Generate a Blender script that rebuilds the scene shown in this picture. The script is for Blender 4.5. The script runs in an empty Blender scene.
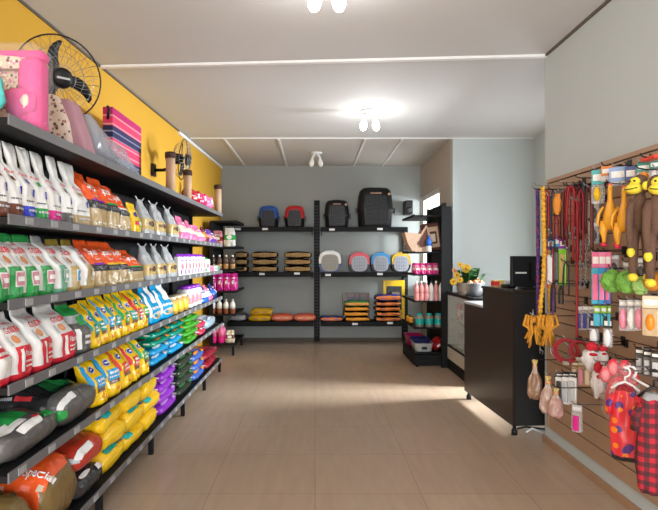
import bpy, bmesh, math, random
from mathutils import Vector, Matrix, noise, Euler
random.seed(7)
C = bpy.context.scene.collection
PI = math.pi
F0, CX, CY, CZ = 530.0, 315.0, 257.0, 1.34

# ------------------------------------------------------------------ materials
MATS = {}
def mat(name, col=(.5,.5,.5), rough=.5, metal=0, var=.12, nscale=14, bump=0.0, bscale=30, spec=.5, alpha=1):
    if name in MATS: return MATS[name]
    m = bpy.data.materials.new(name); m.use_nodes = True
    nt = m.node_tree; b = nt.nodes['Principled BSDF']
    tc = nt.nodes.new('ShaderNodeTexCoord')
    n = nt.nodes.new('ShaderNodeTexNoise'); n.inputs['Scale'].default_value = nscale; n.inputs['Detail'].default_value = 3
    nt.links.new(tc.outputs['Object'], n.inputs['Vector'])
    mx = nt.nodes.new('ShaderNodeMix'); mx.data_type = 'RGBA'
    mx.inputs['A'].default_value = (*col, 1); mx.inputs['B'].default_value = (*[c*(1-var) for c in col], 1)
    nt.links.new(n.outputs['Fac'], mx.inputs['Factor'])
    nt.links.new(mx.outputs['Result'], b.inputs['Base Color'])
    b.inputs['Roughness'].default_value = rough; b.inputs['Metallic'].default_value = metal
    b.inputs['Specular IOR Level'].default_value = spec
    b.inputs['Alpha'].default_value = alpha
    if bump:
        n2 = nt.nodes.new('ShaderNodeTexNoise'); n2.inputs['Scale'].default_value = bscale; n2.inputs['Detail'].default_value = 4
        nt.links.new(tc.outputs['Object'], n2.inputs['Vector'])
        bp = nt.nodes.new('ShaderNodeBump'); bp.inputs['Strength'].default_value = bump; bp.inputs['Distance'].default_value = .014
        nt.links.new(n2.outputs['Fac'], bp.inputs['Height']); nt.links.new(bp.outputs['Normal'], b.inputs['Normal'])
    MATS[name] = m
    return m
def film(name, col, rough=.27, bump=.6):         # printed plastic packaging
    return mat('film_'+name, col, rough, 0, .1, 9, bump, 22)
def spots(name, base, cols, scale=60, size=.35, rough=.8):
    if name in MATS: return MATS[name]
    m = mat(name, base, rough); nt = m.node_tree; b = nt.nodes['Principled BSDF']
    tc = [x for x in nt.nodes if x.bl_idname == 'ShaderNodeTexCoord'][0]
    last = b.inputs['Base Color'].links[0].from_socket
    for i, c in enumerate(cols):
        v = nt.nodes.new('ShaderNodeTexVoronoi'); v.inputs['Scale'].default_value = scale*(1+.23*i)
        mp = nt.nodes.new('ShaderNodeMapping'); mp.inputs['Location'].default_value = (i*3.1, i*1.7, i*.9)
        nt.links.new(tc.outputs['Object'], mp.inputs['Vector']); nt.links.new(mp.outputs[0], v.inputs['Vector'])
        r = nt.nodes.new('ShaderNodeMath'); r.operation = 'LESS_THAN'; r.inputs[1].default_value = size
        nt.links.new(v.outputs['Distance'], r.inputs[0])
        mx = nt.nodes.new('ShaderNodeMix'); mx.data_type = 'RGBA'; mx.inputs['B'].default_value = (*c, 1)
        nt.links.new(r.outputs[0], mx.inputs['Factor']); nt.links.new(last, mx.inputs['A']); last = mx.outputs['Result']
    nt.links.new(last, b.inputs['Base Color'])
    return m
def stripes(name, base, col, axis='Z', freq=40, thr=.5, col2=None, axis2='Y', rough=.8, freq2=None):
    if name in MATS: return MATS[name]
    m = mat(name, base, rough); nt = m.node_tree; b = nt.nodes['Principled BSDF']
    tc = [x for x in nt.nodes if x.bl_idname == 'ShaderNodeTexCoord'][0]
    last = b.inputs['Base Color'].links[0].from_socket
    for ax, c, fr in ((axis, col, freq), (axis2, col2, freq2 or freq)):
        if c is None: continue
        s = nt.nodes.new('ShaderNodeSeparateXYZ'); nt.links.new(tc.outputs['Object'], s.inputs[0])
        a = nt.nodes.new('ShaderNodeMath'); a.operation = 'MULTIPLY'; a.inputs[1].default_value = fr
        nt.links.new(s.outputs[ax], a.inputs[0])
        f = nt.nodes.new('ShaderNodeMath'); f.operation = 'FRACT'; nt.links.new(a.outputs[0], f.inputs[0])
        g = nt.nodes.new('ShaderNodeMath'); g.operation = 'LESS_THAN'; g.inputs[1].default_value = thr; nt.links.new(f.outputs[0], g.inputs[0])
        h = nt.nodes.new('ShaderNodeMath'); h.operation = 'MULTIPLY'; h.inputs[1].default_value = .72 if col2 else 1; nt.links.new(g.outputs[0], h.inputs[0])
        mx = nt.nodes.new('ShaderNodeMix'); mx.data_type = 'RGBA'; mx.inputs['B'].default_value = (*c, 1)
        nt.links.new(h.outputs[0], mx.inputs['Factor']); nt.links.new(last, mx.inputs['A']); last = mx.outputs['Result']
    nt.links.new(last, b.inputs['Base Color'])
    return m
def clearfilm(name, tint=(1,1,1), amount=.22):
    if name in MATS: return MATS[name]
    m = bpy.data.materials.new(name); m.use_nodes = True; nt = m.node_tree
    out = nt.nodes['Material Output']; b = nt.nodes['Principled BSDF']; b.inputs['Base Color'].default_value = (*tint, 1); b.inputs['Roughness'].default_value = .12
    tr = nt.nodes.new('ShaderNodeBsdfTransparent'); mx = nt.nodes.new('ShaderNodeMixShader')
    tc = nt.nodes.new('ShaderNodeTexCoord'); n = nt.nodes.new('ShaderNodeTexNoise'); n.inputs['Scale'].default_value = 12
    nt.links.new(tc.outputs['Object'], n.inputs['Vector'])
    bp = nt.nodes.new('ShaderNodeBump'); bp.inputs['Strength'].default_value = .6; bp.inputs['Distance'].default_value = .02
    nt.links.new(n.outputs['Fac'], bp.inputs['Height']); nt.links.new(bp.outputs[0], b.inputs['Normal'])
    mx.inputs[0].default_value = amount
    nt.links.new(tr.outputs[0], mx.inputs[1]); nt.links.new(b.outputs[0], mx.inputs[2]); nt.links.new(mx.outputs[0], out.inputs['Surface'])
    MATS[name] = m
    return m
def emis(name, col, s):
    if name in MATS: return MATS[name]
    m = mat(name, col); b = m.node_tree.nodes['Principled BSDF']
    b.inputs['Emission Color'].default_value = (*col, 1); b.inputs['Emission Strength'].default_value = s
    return m

# ------------------------------------------------------------------ mesh builder
class MB:
    def __init__(s): s.v = []; s.f = []; s.m = []; s.sm = []; s.mats = []
    def mi(s, m):
        if m not in s.mats: s.mats.append(m)
        return s.mats.index(m)
    def add(s, vs, fs, m, smooth=False):
        o = len(s.v); s.v += [tuple(v) for v in vs]; k = s.mi(m)
        for f in fs: s.f.append(tuple(i+o for i in f)); s.m.append(k); s.sm.append(smooth)
        return s
    def box(s, x0, x1, y0, y1, z0, z1, m, M=None):
        vs = [Vector((x, y, z)) for x in (x0, x1) for y in (y0, y1) for z in (z0, z1)]
        if M: vs = [M @ v for v in vs]
        return s.add(vs, [(0,1,3,2), (4,6,7,5), (0,4,5,1), (2,3,7,6), (0,2,6,4), (1,5,7,3)], m)
    def bbox(s, x0, x1, y0, y1, z0, z1, m, r=.01, M=None, seg=2):     # bevelled box
        bm = bmesh.new(); bmesh.ops.create_cube(bm, size=1)
        for v in bm.verts: v.co = Vector(((x0+x1)/2 + v.co.x*(x1-x0), (y0+y1)/2 + v.co.y*(y1-y0), (z0+z1)/2 + v.co.z*(z1-z0)))
        bmesh.ops.bevel(bm, geom=bm.edges[:], offset=r, segments=seg, profile=.5, affect='EDGES')
        bm.verts.index_update(); vs = [v.co.copy() for v in bm.verts]; fs = [[v.index for v in f.verts] for f in bm.faces]; bm.free()
        if M: vs = [M @ v for v in vs]
        return s.add(vs, fs, m, True if r > .02 else False)
    def tube(s, pts, rad, m, n=8, caps=True, sq=1.0, smooth=True):
        pts = [Vector(p) for p in pts]; k = len(pts)
        rad = rad if isinstance(rad, (list, tuple)) else [rad]*k
        vs = []; up = None
        for i, p in enumerate(pts):
            t = (pts[min(i+1, k-1)] - pts[max(i-1, 0)])
            if t.length < 1e-9: t = Vector((0,0,1))
            t.normalize()
            if up is None:
                up = Vector((0,0,1)) if abs(t.z) < .9 else Vector((1,0,0))
            a = t.cross(up)
            if a.length < 1e-5: a = t.orthogonal()
            a.normalize(); b = a.cross(t).normalized(); up = b
            for j in range(n):
                an = 2*PI*j/n; vs.append(p + a*math.cos(an)*rad[i] + b*math.sin(an)*rad[i]*sq)
        fs = [(i*n+j, i*n+(j+1)%n, (i+1)*n+(j+1)%n, (i+1)*n+j) for i in range(k-1) for j in range(n)]
        if caps: fs += [tuple(range(n-1, -1, -1)), tuple((k-1)*n+j for j in range(n))]
        return s.add(vs, fs, m, smooth)
    def lathe(s, prof, m, n=16, c=(0,0,0), sy=1.0, sx=1.0, M=None):       # prof [(r,z)]
        c = Vector(c); vs = []
        for r, z in prof:
            for j in range(n):
                a = 2*PI*j/n; vs.append(Vector((r*math.cos(a)*sx, r*math.sin(a)*sy, z)))
        vs = [(M @ v if M else v) + c for v in vs]; k = len(prof)
        fs = [(i*n+j, i*n+(j+1)%n, (i+1)*n+(j+1)%n, (i+1)*n+j) for i in range(k-1) for j in range(n)]
        fs += [tuple(range(n-1, -1, -1)), tuple((k-1)*n+j for j in range(n))]
        return s.add(vs, fs, m, True)
    def ell(s, c, r, m, n=12, k=8, M=None, wob=0):
        prof = []; c = Vector(c); vs = []
        for i in range(k+1):
            t = PI*i/k - PI/2
            for j in range(n):
                a = 2*PI*j/n
                v = Vector((math.cos(t)*math.cos(a), math.cos(t)*math.sin(a), math.sin(t)))
                q = 1 + wob*noise.noise(v*2.5 + c*9)
                v = Vector((v.x*r[0]*q, v.y*r[1]*q, v.z*r[2]*q)); vs.append((M @ v if M else v) + c)
        fs = [(i*n+j, i*n+(j+1)%n, (i+1)*n+(j+1)%n, (i+1)*n+j) for i in range(k) for j in range(n)]
        return s.add(vs, fs, m, True)
    def prism(s, poly, y0, y1, m, ax='y', M=None, smooth=False):       # poly in the plane across ax
        def P(a, b, t): return Vector((a, t, b)) if ax == 'y' else (Vector((t, a, b)) if ax == 'x' else Vector((a, b, t)))
        n = len(poly); vs = [P(a, b, y0) for a, b in poly] + [P(a, b, y1) for a, b in poly]
        if M: vs = [M @ v for v in vs]
        fs = [tuple(range(n)), tuple(range(2*n-1, n-1, -1))] + [(i, n+i, n+(i+1)%n, (i+1)%n) for i in range(n)]
        return s.add(vs, fs, m, smooth)
    def grid(s, fn, nu, nv, m, smooth=True):
        vs = [fn(i/nu, j/nv) for j in range(nv+1) for i in range(nu+1)]
        fs = [(j*(nu+1)+i, j*(nu+1)+i+1, (j+1)*(nu+1)+i+1, (j+1)*(nu+1)+i) for j in range(nv) for i in range(nu)]
        return s.add(vs, fs, m, smooth)
    def build(s, name, parent=None, loc=None, fixn=True):
        me = bpy.data.meshes.new(name); me.from_pydata(s.v, [], s.f)
        for m in s.mats: me.materials.append(m)
        for p, k, sm in zip(me.polygons, s.m, s.sm): p.material_index = k; p.use_smooth = sm
        if fixn:
            bm = bmesh.new(); bm.from_mesh(me); bmesh.ops.recalc_face_normals(bm, faces=bm.faces[:]); bm.to_mesh(me); bm.free()
        me.update()
        o = bpy.data.objects.new(name, me); C.objects.link(o)
        if parent: o.parent = parent
        if loc: o.location = loc
        return o

def tag(o, label, cat, group=None, kind=None):
    o['label'] = label; o['category'] = cat
    if group: o['group'] = group
    if kind: o['kind'] = kind
    return o
def thing(name, label, cat, loc=(0,0,0), rotz=0, group=None):
    o = bpy.data.objects.new(name, None); o.empty_display_size = .05; C.objects.link(o)
    o.location = loc; o.rotation_euler = (0,0,rotz)
    return tag(o, label, cat, group)
def dup(root, loc, label, rotz=None, group=None, scale=None):
    def cp(o, par):
        c = o.copy(); C.objects.link(c)
        if par: c.parent = par
        for ch in kids.get(o, []): cp(ch, c)
        return c
    kids = {}
    st = [root]
    while st:
        q = st.pop(); kids[q] = list(q.children); st += kids[q]
    r = cp(root, None); r.location = loc; r['label'] = label
    if rotz is not None: r.rotation_euler = (0,0,rotz)
    if group: r['group'] = group
    if scale: r.scale = scale
    return r
def put(root, loc, label, rotz=None, group=None, scale=None):    # first use moves the original, later uses copy it
    if root.get('_used'):
        r = dup(root, loc, label, rotz, group, scale); return r
    root['_used'] = 1; root.location = loc; root['label'] = label
    if rotz is not None: root.rotation_euler = (0,0,rotz)
    if group: root['group'] = group
    if scale: root.scale = scale
    return root
def struct(mb, name):
    o = mb.build(name); o['kind'] = 'structure'; return o
ORD = ['nearest','second nearest','third nearest','fourth nearest','fifth nearest','sixth nearest','seventh nearest','eighth nearest','ninth nearest','tenth nearest']
def at(px, py, Y): return Vector(((px-CX)/F0*Y, Y, CZ-(py-CY)/F0*Y))
def Yx(px, x): return x*F0/(px-CX)

_txt = {}
def text_mesh(t):
    if t in _txt: return _txt[t]
    cu = bpy.data.curves.new('t', 'FONT'); cu.body = t; cu.align_x = 'CENTER'; cu.align_y = 'CENTER'; cu.resolution_u = 2; cu.offset = .012
    o = bpy.data.objects.new('t', cu); C.objects.link(o)
    dg = bpy.context.evaluated_depsgraph_get(); me = bpy.data.meshes.new_from_object(o.evaluated_get(dg))
    vs = [v.co.copy() for v in me.vertices]; fs = [tuple(p.vertices) for p in me.polygons]
    bpy.data.objects.remove(o); bpy.data.curves.remove(cu); bpy.data.meshes.remove(me)
    w = max(v.x for v in vs)-min(v.x for v in vs); h = max(v.y for v in vs)-min(v.y for v in vs)
    cx = (max(v.x for v in vs)+min(v.x for v in vs))/2; cy = (max(v.y for v in vs)+min(v.y for v in vs))/2
    _txt[t] = ([((v.x-cx)/w, (v.y-cy)/h) for v in vs], fs)
    return _txt[t]

# ------------------------------------------------------------------ bags
def lerp(prof, v):
    for a, b in zip(prof, prof[1:]):
        if v <= b[0]:
            t = (v-a[0])/max(1e-6, b[0]-a[0]); t = t*t*(3-2*t)
            return [x+(y-x)*t for x, y in zip(a[1:], b[1:])]
    return list(prof[-1][1:])
class Bag:
    """standing bag, front towards +x, prof = [(v, half width, half depth, x offset)]"""
    def __init__(s, prof, h, n=3.2, wr=.006, seed=0): s.p, s.h, s.n, s.wr, s.seed = prof, h, n, wr, seed
    def S(s, u, v, side=1, off=0):
        a, b, xo = lerp(s.p, v); u = max(-1, min(1, u)); q = min(1, v*3)
        yo = .10*a*noise.noise(Vector((v*2.2, s.seed*1.9, 3.1)))*q; a = a*(1+.10*noise.noise(Vector((v*3.1+5, s.seed*2.3, u*.6)))*q)
        x = (1-abs(u)**s.n)**(1/s.n)
        w = s.wr*noise.noise(Vector((u*1.6+s.seed*3.3, v*3.4, side*4.7)))*min(1, b/.02)*(1-abs(u)**6)
        w += s.wr*.5*noise.noise(Vector((u*4.5+s.seed, v*9, side*2.7)))*min(1, b/.02)*(1-abs(u)**6)
        return Vector((side*(b*x + off + w) + xo, a*u + yo, v*s.h*(1+.03*noise.noise(Vector((u*1.7, s.seed, 8.8)))*v)))
    def body(s, bands, name='packet', parent=None, nu=18, nv=20):
        """bands [(v_top, material)]"""
        mb = MB()
        us = [-math.cos(PI*i/nu) for i in range(nu+1)]
        ring = [(u, 1) for u in us] + [(u, -1) for u in us[-2:0:-1]]; n = len(ring)
        vlist = sorted(set([j/nv for j in range(nv+1)] + [b[0] for b in bands if b[0] < 1]))
        vs = [s.S(u, v, sd) for v in vlist for u, sd in ring]
        for m in [b[1] for b in bands]: mb.mi(m)
        for j in range(len(vlist)-1):
            vc = (vlist[j]+vlist[j+1])/2
            k = next(i for i, b in enumerate(bands) if vc <= b[0] or i == len(bands)-1)
            for i in range(n):
                mb.f.append((j*n+i, j*n+(i+1)%n, (j+1)*n+(i+1)%n, (j+1)*n+i)); mb.m.append(mb.mi(bands[k][1])); mb.sm.append(True)
        mb.f.append(tuple(range(n-1, -1, -1))); mb.m.append(0); mb.sm.append(False)
        q = (len(vlist)-1)*n; mb.f.append(tuple(q+i for i in range(n))); mb.m.append(mb.mi(bands[-1][1])); mb.sm.append(False)
        mb.v = [tuple(v) for v in vs]
        return mb.build(name, parent)
    def patch(s, u0, u1, v0, v1, m, mb, off=.003, side=1, shape='rect', nu=8, nv=6, skew=0):
        if shape == 'oval':
            cu, cv = (u0+u1)/2, (v0+v1)/2; n = 16
            vs = [s.S(cu, cv, side, off)] + [s.S(cu+(u1-u0)/2*math.cos(2*PI*i/n), cv+(v1-v0)/2*math.sin(2*PI*i/n), side, off) for i in range(n)]
            return mb.add(vs, [(0, 1+i, 1+(i+1)%n) for i in range(n)], m, True)
        return mb.grid(lambda a, b: s.S(u0+(u1-u0)*a + skew*b, v0+(v1-v0)*b, side, off), nu, nv, m)
    def text(s, t, u0, u1, v0, v1, m, mb, off=.005, skew=0, side=1):
        vs, fs = text_mesh(t)
        return mb.add([s.S((u0+u1)/2+x*(u1-u0)+y*skew, (v0+v1)/2+y*(v1-v0), side, off) for x, y in vs], fs, m)
    def marks(s, u0, u1, v0, v1, m, mb, n=5, off=.005, seed=1, side=1):  # a line of fine print too small to read
        R = random.Random(seed); x = u0
        while x < u1-.01:
            w = (u1-u0)*R.uniform(.08, .2); s.patch(x, min(u1, x+w*.75), v0, v1*R.uniform(.98, 1), m, mb, off, nu=1, nv=1, side=side); x += w
def PB(w, d, h, top=.9, tb=.004, back=.02, **k):     # plain tapered food bag
    return Bag([(0, w/2*.97, d/2*.9, 0), (.05, w/2, d/2, 0), (.35, w/2, d/2*1.06, 0), (.7, w/2*(.5+top/2), d/2*.62, -back*.5), (.93, w/2*top, tb*1.5, -back), (1, w/2*top, tb, -back)], h, **k)
def PN(w, d, h, **k):                                 # bag gathered at a neck that flares out above
    return Bag([(0, w/2*.96, d/2*.9, 0), (.06, w/2, d/2, 0), (.40, w/2*1.02, d/2*1.05, -.006), (.58, w/2*.86, d/2*.7, -.018), (.72, w/2*.46, d/2*.3, -.028), (.86, w/2*.66, .012, -.034), (.97, w/2*.80, .006, -.038), (1, w/2*.80, .004, -.04)], h, **k)

class Sack:
    """lying sack, length along x from 0 (front end, towards +x) back to -L, width along y, standing on z = 0"""
    def __init__(s, L, W, H, seed=0, wr=.012, flat=.5, tip=.12): s.L, s.W, s.H, s.seed, s.wr, s.flat, s.tip = L, W, H, seed, wr*1.35, flat, tip
    def S(s, t, th, off=0):            # t 0 front .. 1 back, th angle: 0 = +y side, PI/2 = top
        e = 2*t-1
        k = (1-abs(e)**7)**.55; kw = (1-abs(e)**12)**.3*.90+.10
        k = max(k, .03)
        n = 3.0; c, q = math.cos(th), math.sin(th)
        y = math.copysign(abs(c)**(2/n), c)*s.W/2*kw; z = math.copysign(abs(q)**(2/n), q)*s.H/2*k
        w = s.wr*(noise.noise(Vector((t*4+s.seed*2.7, c*1.5, q*1.5+s.seed)))+.55*noise.noise(Vector((t*11+s.seed, c*3.4, q*3.4))))*k - .16*s.H*k*max(0, math.sin(th))*abs(e)**3
        nn = Vector((0, c, q))
        z0 = s.H/2
        if z < 0: z = -s.H/2*k if False else z
        p = Vector((-t*s.L, y, z)) + nn*(w+off)
        p.x += off*(1 if t < .15 else 0) + (.012*math.sin(th*3)*0)
        p.z = max(p.z + z0, .001)
        return p
    def body(s, bands, name='sack', parent=None, nt=22, nth=20, side=None):
        """bands [(t_end, material)]; side = (material, half angle) for a colour on the near side"""
        mb = MB(); vl = sorted(set([j/nt for j in range(nt+1)] + [.015, .03, .97, .985] + [b[0] for b in bands if b[0] < 1])); n = nth
        mb.v = [tuple(s.S(t, 2*PI*i/n)) for t in vl for i in range(n)]
        for j in range(len(vl)-1):
            tc = (vl[j]+vl[j+1])/2; k = next(i for i, b in enumerate(bands) if tc <= b[0] or i == len(bands)-1)
            for i in range(n):
                m = bands[k][1]; a = 2*PI*(i+.5)/n
                mb.f.append((j*n+i, j*n+(i+1)%n, (j+1)*n+(i+1)%n, (j+1)*n+i)); mb.m.append(mb.mi(m)); mb.sm.append(True)
        mb.f.append(tuple(range(n))); mb.m.append(mb.mi(bands[0][1])); mb.sm.append(True)
        q = (len(vl)-1)*n; mb.f.append(tuple(q+i for i in range(n))); mb.m.append(mb.mi(bands[-1][1])); mb.sm.append(True)
        return mb.build(name, parent)
    def patch(s, t0, t1, a0, a1, m, mb, off=.004, nu=10, nv=8):
        return mb.grid(lambda a, b: s.S(t0+(t1-t0)*a, a0+(a1-a0)*b, off), nu, nv, m)
    def oval(s, tc, ac, rt, ra, m, mb, off=.006, n=16):
        vs = [s.S(tc, ac, off)] + [s.S(tc+rt*math.cos(2*PI*i/n), ac+ra*math.sin(2*PI*i/n), off) for i in range(n)]
        return mb.add(vs, [(0, 1+i, 1+(i+1)%n) for i in range(n)], m, True)
    def text(s, t, t0, t1, a0, a1, m, mb, off=.007):      # runs along the length, read from the near side
        vs, fs = text_mesh(t)
        return mb.add([s.S((t0+t1)/2 - x*(t1-t0), (a0+a1)/2 - y*(a1-a0), off) for x, y in vs], fs, m)
    def end(s, y0, y1, z0, z1, m, mb, off=.004):          # patch on the front end, y,z as fractions of the end face
        def fn(a, b):
            y = (y0+(y1-y0)*a); z = (z0+(z1-z0)*b)
            r = min(.999, max(abs(y), abs(z)))
            th = math.atan2(z, y) if (y or z) else 0
            # find t where ring contains the point
            lo, hi = 0.0, .5
            for _ in range(18):
                mid = (lo+hi)/2; p = s.S(mid, th)
                if math.hypot(p.y/(s.W/2), (p.z-s.H/2)/(s.H/2)) > math.hypot(y, z): hi = mid
                else: lo = mid
            p = s.S((lo+hi)/2, th); p.x += off; return p
        return mb.grid(fn, 8, 6, m)
# ------------------------------------------------------------------ common materials
white = film('white', (.82,.82,.80)); red = film('red', (.72,.03,.05)); green = film('green', (.03,.36,.08)); dgreen = film('dark_green', (.02,.16,.05))
orange = film('orange_red', (.88,.11,.02)); tan = film('tan', (.46,.33,.16)); dark = film('charcoal', (.03,.03,.032)); olive = film('olive_brown', (.20,.13,.045))
yellow = film('yellow', (.90,.56,.01)); blue = film('blue', (.02,.13,.55)); sky = film('sky_blue', (.03,.36,.72)); teal = film('teal', (.0,.34,.30))
brown = film('brown', (.16,.055,.03)); magenta = film('magenta', (.72,.02,.28)); grey = film('silver_grey', (.42,.43,.44), .3); gold = film('gold', (.52,.36,.12), .35)
purple = film('purple', (.27,.03,.50)); pink = film('pink', (.86,.18,.36)); navy = film('navy', (.02,.03,.18)); maroon = film('maroon', (.30,.012,.03))
rust = film('rust_red', (.50,.04,.02)); palepink = film('pale_pink', (.62,.25,.30)); smoke = film('smoke_grey', (.105,.10,.095), .3); lime = film('lime', (.22,.55,.04))
orng = film('orange', (.90,.28,.02)); cream = film('cream', (.72,.62,.45)); midgrey = film('mid_grey', (.13,.13,.13))
blackm = mat('black_steel', (.007,.007,.008), .65, 0, .2, spec=.22); darkwood = mat('dark_counter', (.026,.017,.014), .34, 0, .3, 5, spec=.4)
railm = mat('grey_price_rail', (.145,.145,.155), .42, 0, .15); tagm = mat('price_card', (.38,.38,.385), .5, 0, .3, 40); tagw = mat('white_price_card', (.85,.85,.85), .5)
plas_black = mat('black_plastic', (.007,.007,.008), .42, spec=.35); plas_white = mat('white_plastic', (.8,.8,.8), .35); wire = mat('steel_wire', (.30,.30,.31), .3, .8)

# ------------------------------------------------------------------ the setting
def paint(name, col, rough=.75): return mat(name, col, rough, 0, .04, 3, .08, 60)
wallgrey = paint('wall_paint_grey', (.48,.535,.55)); wallgrey_dim = paint('wall_paint_grey_dimmed', (.33,.35,.335)); wallyel = paint('wall_paint_yellow', (.62,.335,.022)); ceilm = paint('ceiling_paint', (.60,.595,.59)); ceilb = paint('far_ceiling_panels', (.58,.55,.51)); wallb = paint('wall_paint_pale_blue', (.47,.52,.52)); wallbe = paint('wall_paint_beige', (.46,.42,.38))
def floor_material():
    m = bpy.data.materials.new('wood_look_floor_tiles'); m.use_nodes = True; nt = m.node_tree; b = nt.nodes['Principled BSDF']
    tc = nt.nodes.new('ShaderNodeTexCoord')
    br = nt.nodes.new('ShaderNodeTexBrick'); br.offset = 0; br.inputs['Scale'].default_value = 1; br.inputs['Brick Width'].default_value = .6; br.inputs['Row Height'].default_value = .6
    br.inputs['Mortar Size'].default_value = .0022; br.inputs['Color1'].default_value = (.47,.345,.25,1); br.inputs['Color2'].default_value = (.445,.327,.237,1); br.inputs['Mortar'].default_value = (.28,.19,.125,1)
    nt.links.new(tc.outputs['Object'], br.inputs['Vector'])
    mp = nt.nodes.new('ShaderNodeMapping'); mp.inputs['Scale'].default_value = (9, 1.2, 1); nt.links.new(tc.outputs['Object'], mp.inputs['Vector'])
    n = nt.nodes.new('ShaderNodeTexNoise'); n.inputs['Scale'].default_value = 2.2; n.inputs['Detail'].default_value = 6; nt.links.new(mp.outputs[0], n.inputs['Vector'])
    r = nt.nodes.new('ShaderNodeValToRGB'); r.color_ramp.elements[0].position = .35; r.color_ramp.elements[0].color = (.92,.91,.90,1); r.color_ramp.elements[1].position = .7; r.color_ramp.elements[1].color = (1.05,1.05,1.05,1)
    nt.links.new(n.outputs['Fac'], r.inputs[0])
    mx = nt.nodes.new('ShaderNodeMix'); mx.data_type = 'RGBA'; mx.blend_type = 'MULTIPLY'; mx.inputs['Factor'].default_value = 1
    nt.links.new(br.outputs['Color'], mx.inputs['A']); nt.links.new(r.outputs[0], mx.inputs['B']); nt.links.new(mx.outputs['Result'], b.inputs['Base Color'])
    b.inputs['Roughness'].default_value = .30; b.inputs['Specular IOR Level'].default_value = .5
    return m
struct(MB().box(-2.1, 2.9, -2.2, 8.7, -.1, 0, floor_material()), 'floor')
struct(MB().box(-2.1, 2.9, -2.2, 6.5, 2.8, 2.9, ceilm).box(-2.1, 2.9, 6.5, 8.7, 2.8, 2.9, ceilb), 'ceiling')
def lw(Y): return -1.675 + (Y-3.01)*.0322       # inner face of the left wall
mb = MB(); mb.prism([(lw(-2.2), -2.2), (lw(8.6), 8.6), (lw(8.6)-.12, 8.6), (lw(-2.2)-.12, -2.2)], 0, 2.8, wallyel, 'z'); struct(mb, 'wall_left')
struct(MB().box(-1.7, 1.81, 8.48, 8.6, 0, 2.8, wallgrey_dim), 'wall_back')  # same grey paint, darkened to show the dim light back here
struct(MB().box(1.67, 1.79, -2.2, 3.85, 0, 2.8, wallgrey).box(1.79, 2.68, 3.73, 3.85, 0, 2.8, wallgrey), 'wall_right')
struct(MB().box(1.69, 2.68, 6.5, 6.62, 0, 2.8, wallb), 'wall_recess')
# wall behind the counter alcove, with a glazed door that lets daylight in
struct(MB().box(2.68, 2.80, 3.73, 4.75, 0, 2.8, wallb).box(2.68, 2.80, 5.85, 6.62, 0, 2.8, wallb).box(2.68, 2.80, 4.75, 5.85, 2.2, 2.8, wallb), 'wall_alcove')
mb = MB(); fm = mat('white_window_frame', (.75,.75,.74), .4)
mb.box(2.70, 2.76, 4.75, 4.80, 0, 2.2, fm).box(2.70, 2.76, 5.80, 5.85, 0, 2.2, fm).box(2.70, 2.76, 4.8, 5.8, 2.15, 2.2, fm).box(2.70, 2.76, 4.8, 5.8, 0, .02, fm)
struct(mb, 'door_1')
# far right wall with the tall window
struct(MB().box(1.69, 1.81, 6.62, 7.2, 0, 2.8, wallbe).box(1.69, 1.81, 8.46, 8.48, 0, 2.8, wallbe).box(1.69, 1.81, 7.2, 8.46, 2.28, 2.8, wallbe).box(1.69, 1.81, 7.2, 8.46, 0, .9, wallbe), 'wall_far_right')
w1 = struct(MB().box(1.72, 1.77, 7.2, 7.25, .9, 2.28, fm).box(1.72, 1.77, 8.41, 8.46, .9, 2.28, fm).box(1.72, 1.77, 7.25, 8.41, 2.23, 2.28, fm).box(1.72, 1.77, 7.25, 8.41, .9, .95, fm).box(1.73, 1.76, 7.76, 7.80, .95, 2.23, fm).box(1.73, 1.76, 7.25, 8.41, 1.95, 1.98, fm), 'window_1')
MB().box(1.742, 1.746, 7.25, 8.41, .95, 2.23, clearfilm('window_glass', (.9,.95,1), .06)).build('glass', w1)
# shop front behind the viewer: a wall with a wide opening to the street
struct(MB().box(-2.0, -1.65, -2.2, -2.08, 0, 2.8, wallgrey).box(1.5, 1.79, -2.2, -2.08, 0, 2.8, wallgrey).box(-1.65, 1.5, -2.2, -2.08, 2.5, 2.8, wallgrey), 'wall_front')
# trims and painted shadow lines
trimw = mat('white_trim', (.85,.85,.84), .5); shadow_strip = mat('painted_shadow_line', (.12,.10,.08), .8)
a = Vector((-1.64, 4.05, 0)); b = Vector((1.67, 3.83, 0)); mb = MB()
mb.prism([(a.x, a.y-.02), (b.x, b.y-.02), (b.x, b.y+.02), (a.x, a.y+.02)], 2.782, 2.8, trimw, 'z'); struct(mb, 'trim_1')
mb = MB(); mb.prism([(lw(-2), -2), (lw(6.4), 6.4), (lw(6.4)+.012, 6.4), (lw(-2)+.012, -2)], 2.785, 2.8, shadow_strip, 'z'); struct(mb, 'trim_2')  # dark strip painting the shadow line where left wall meets ceiling
mb = MB(); mb.prism([(lw(6.1), 6.1), (lw(8.45), 8.45), (lw(8.45)+.025, 8.45), (lw(6.1)+.025, 6.1)], 2.75, 2.785, trimw, 'z'); struct(mb, 'trim_3')
struct(MB().box(1.655, 1.67, -2, 3.85, 2.785, 2.8, shadow_strip), 'trim_4')  # same on the right: a strip in place of the ceiling shadow
struct(MB().box(-1.53, 2.68, 6.485, 6.515, 2.79, 2.8, trimw), 'trim_5')
for i, x in enumerate((-1.12, -.45, .62, 1.08)):
    struct(MB().box(x-.014, x+.014, 6.55, 8.47, 2.788, 2.8, trimw), 'trim_%d' % (6+i))
bw = mat('tile_skirting', (.38,.23,.14), .5)
struct(MB().box(1.655, 1.67, -2, 3.86, 0, .05, bw), 'baseboard_right')
struct(MB().box(-1.48, 1.69, 8.465, 8.48, 0, .05, mat('dark_skirting', (.10,.07,.05), .6)), 'baseboard_back')

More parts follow.
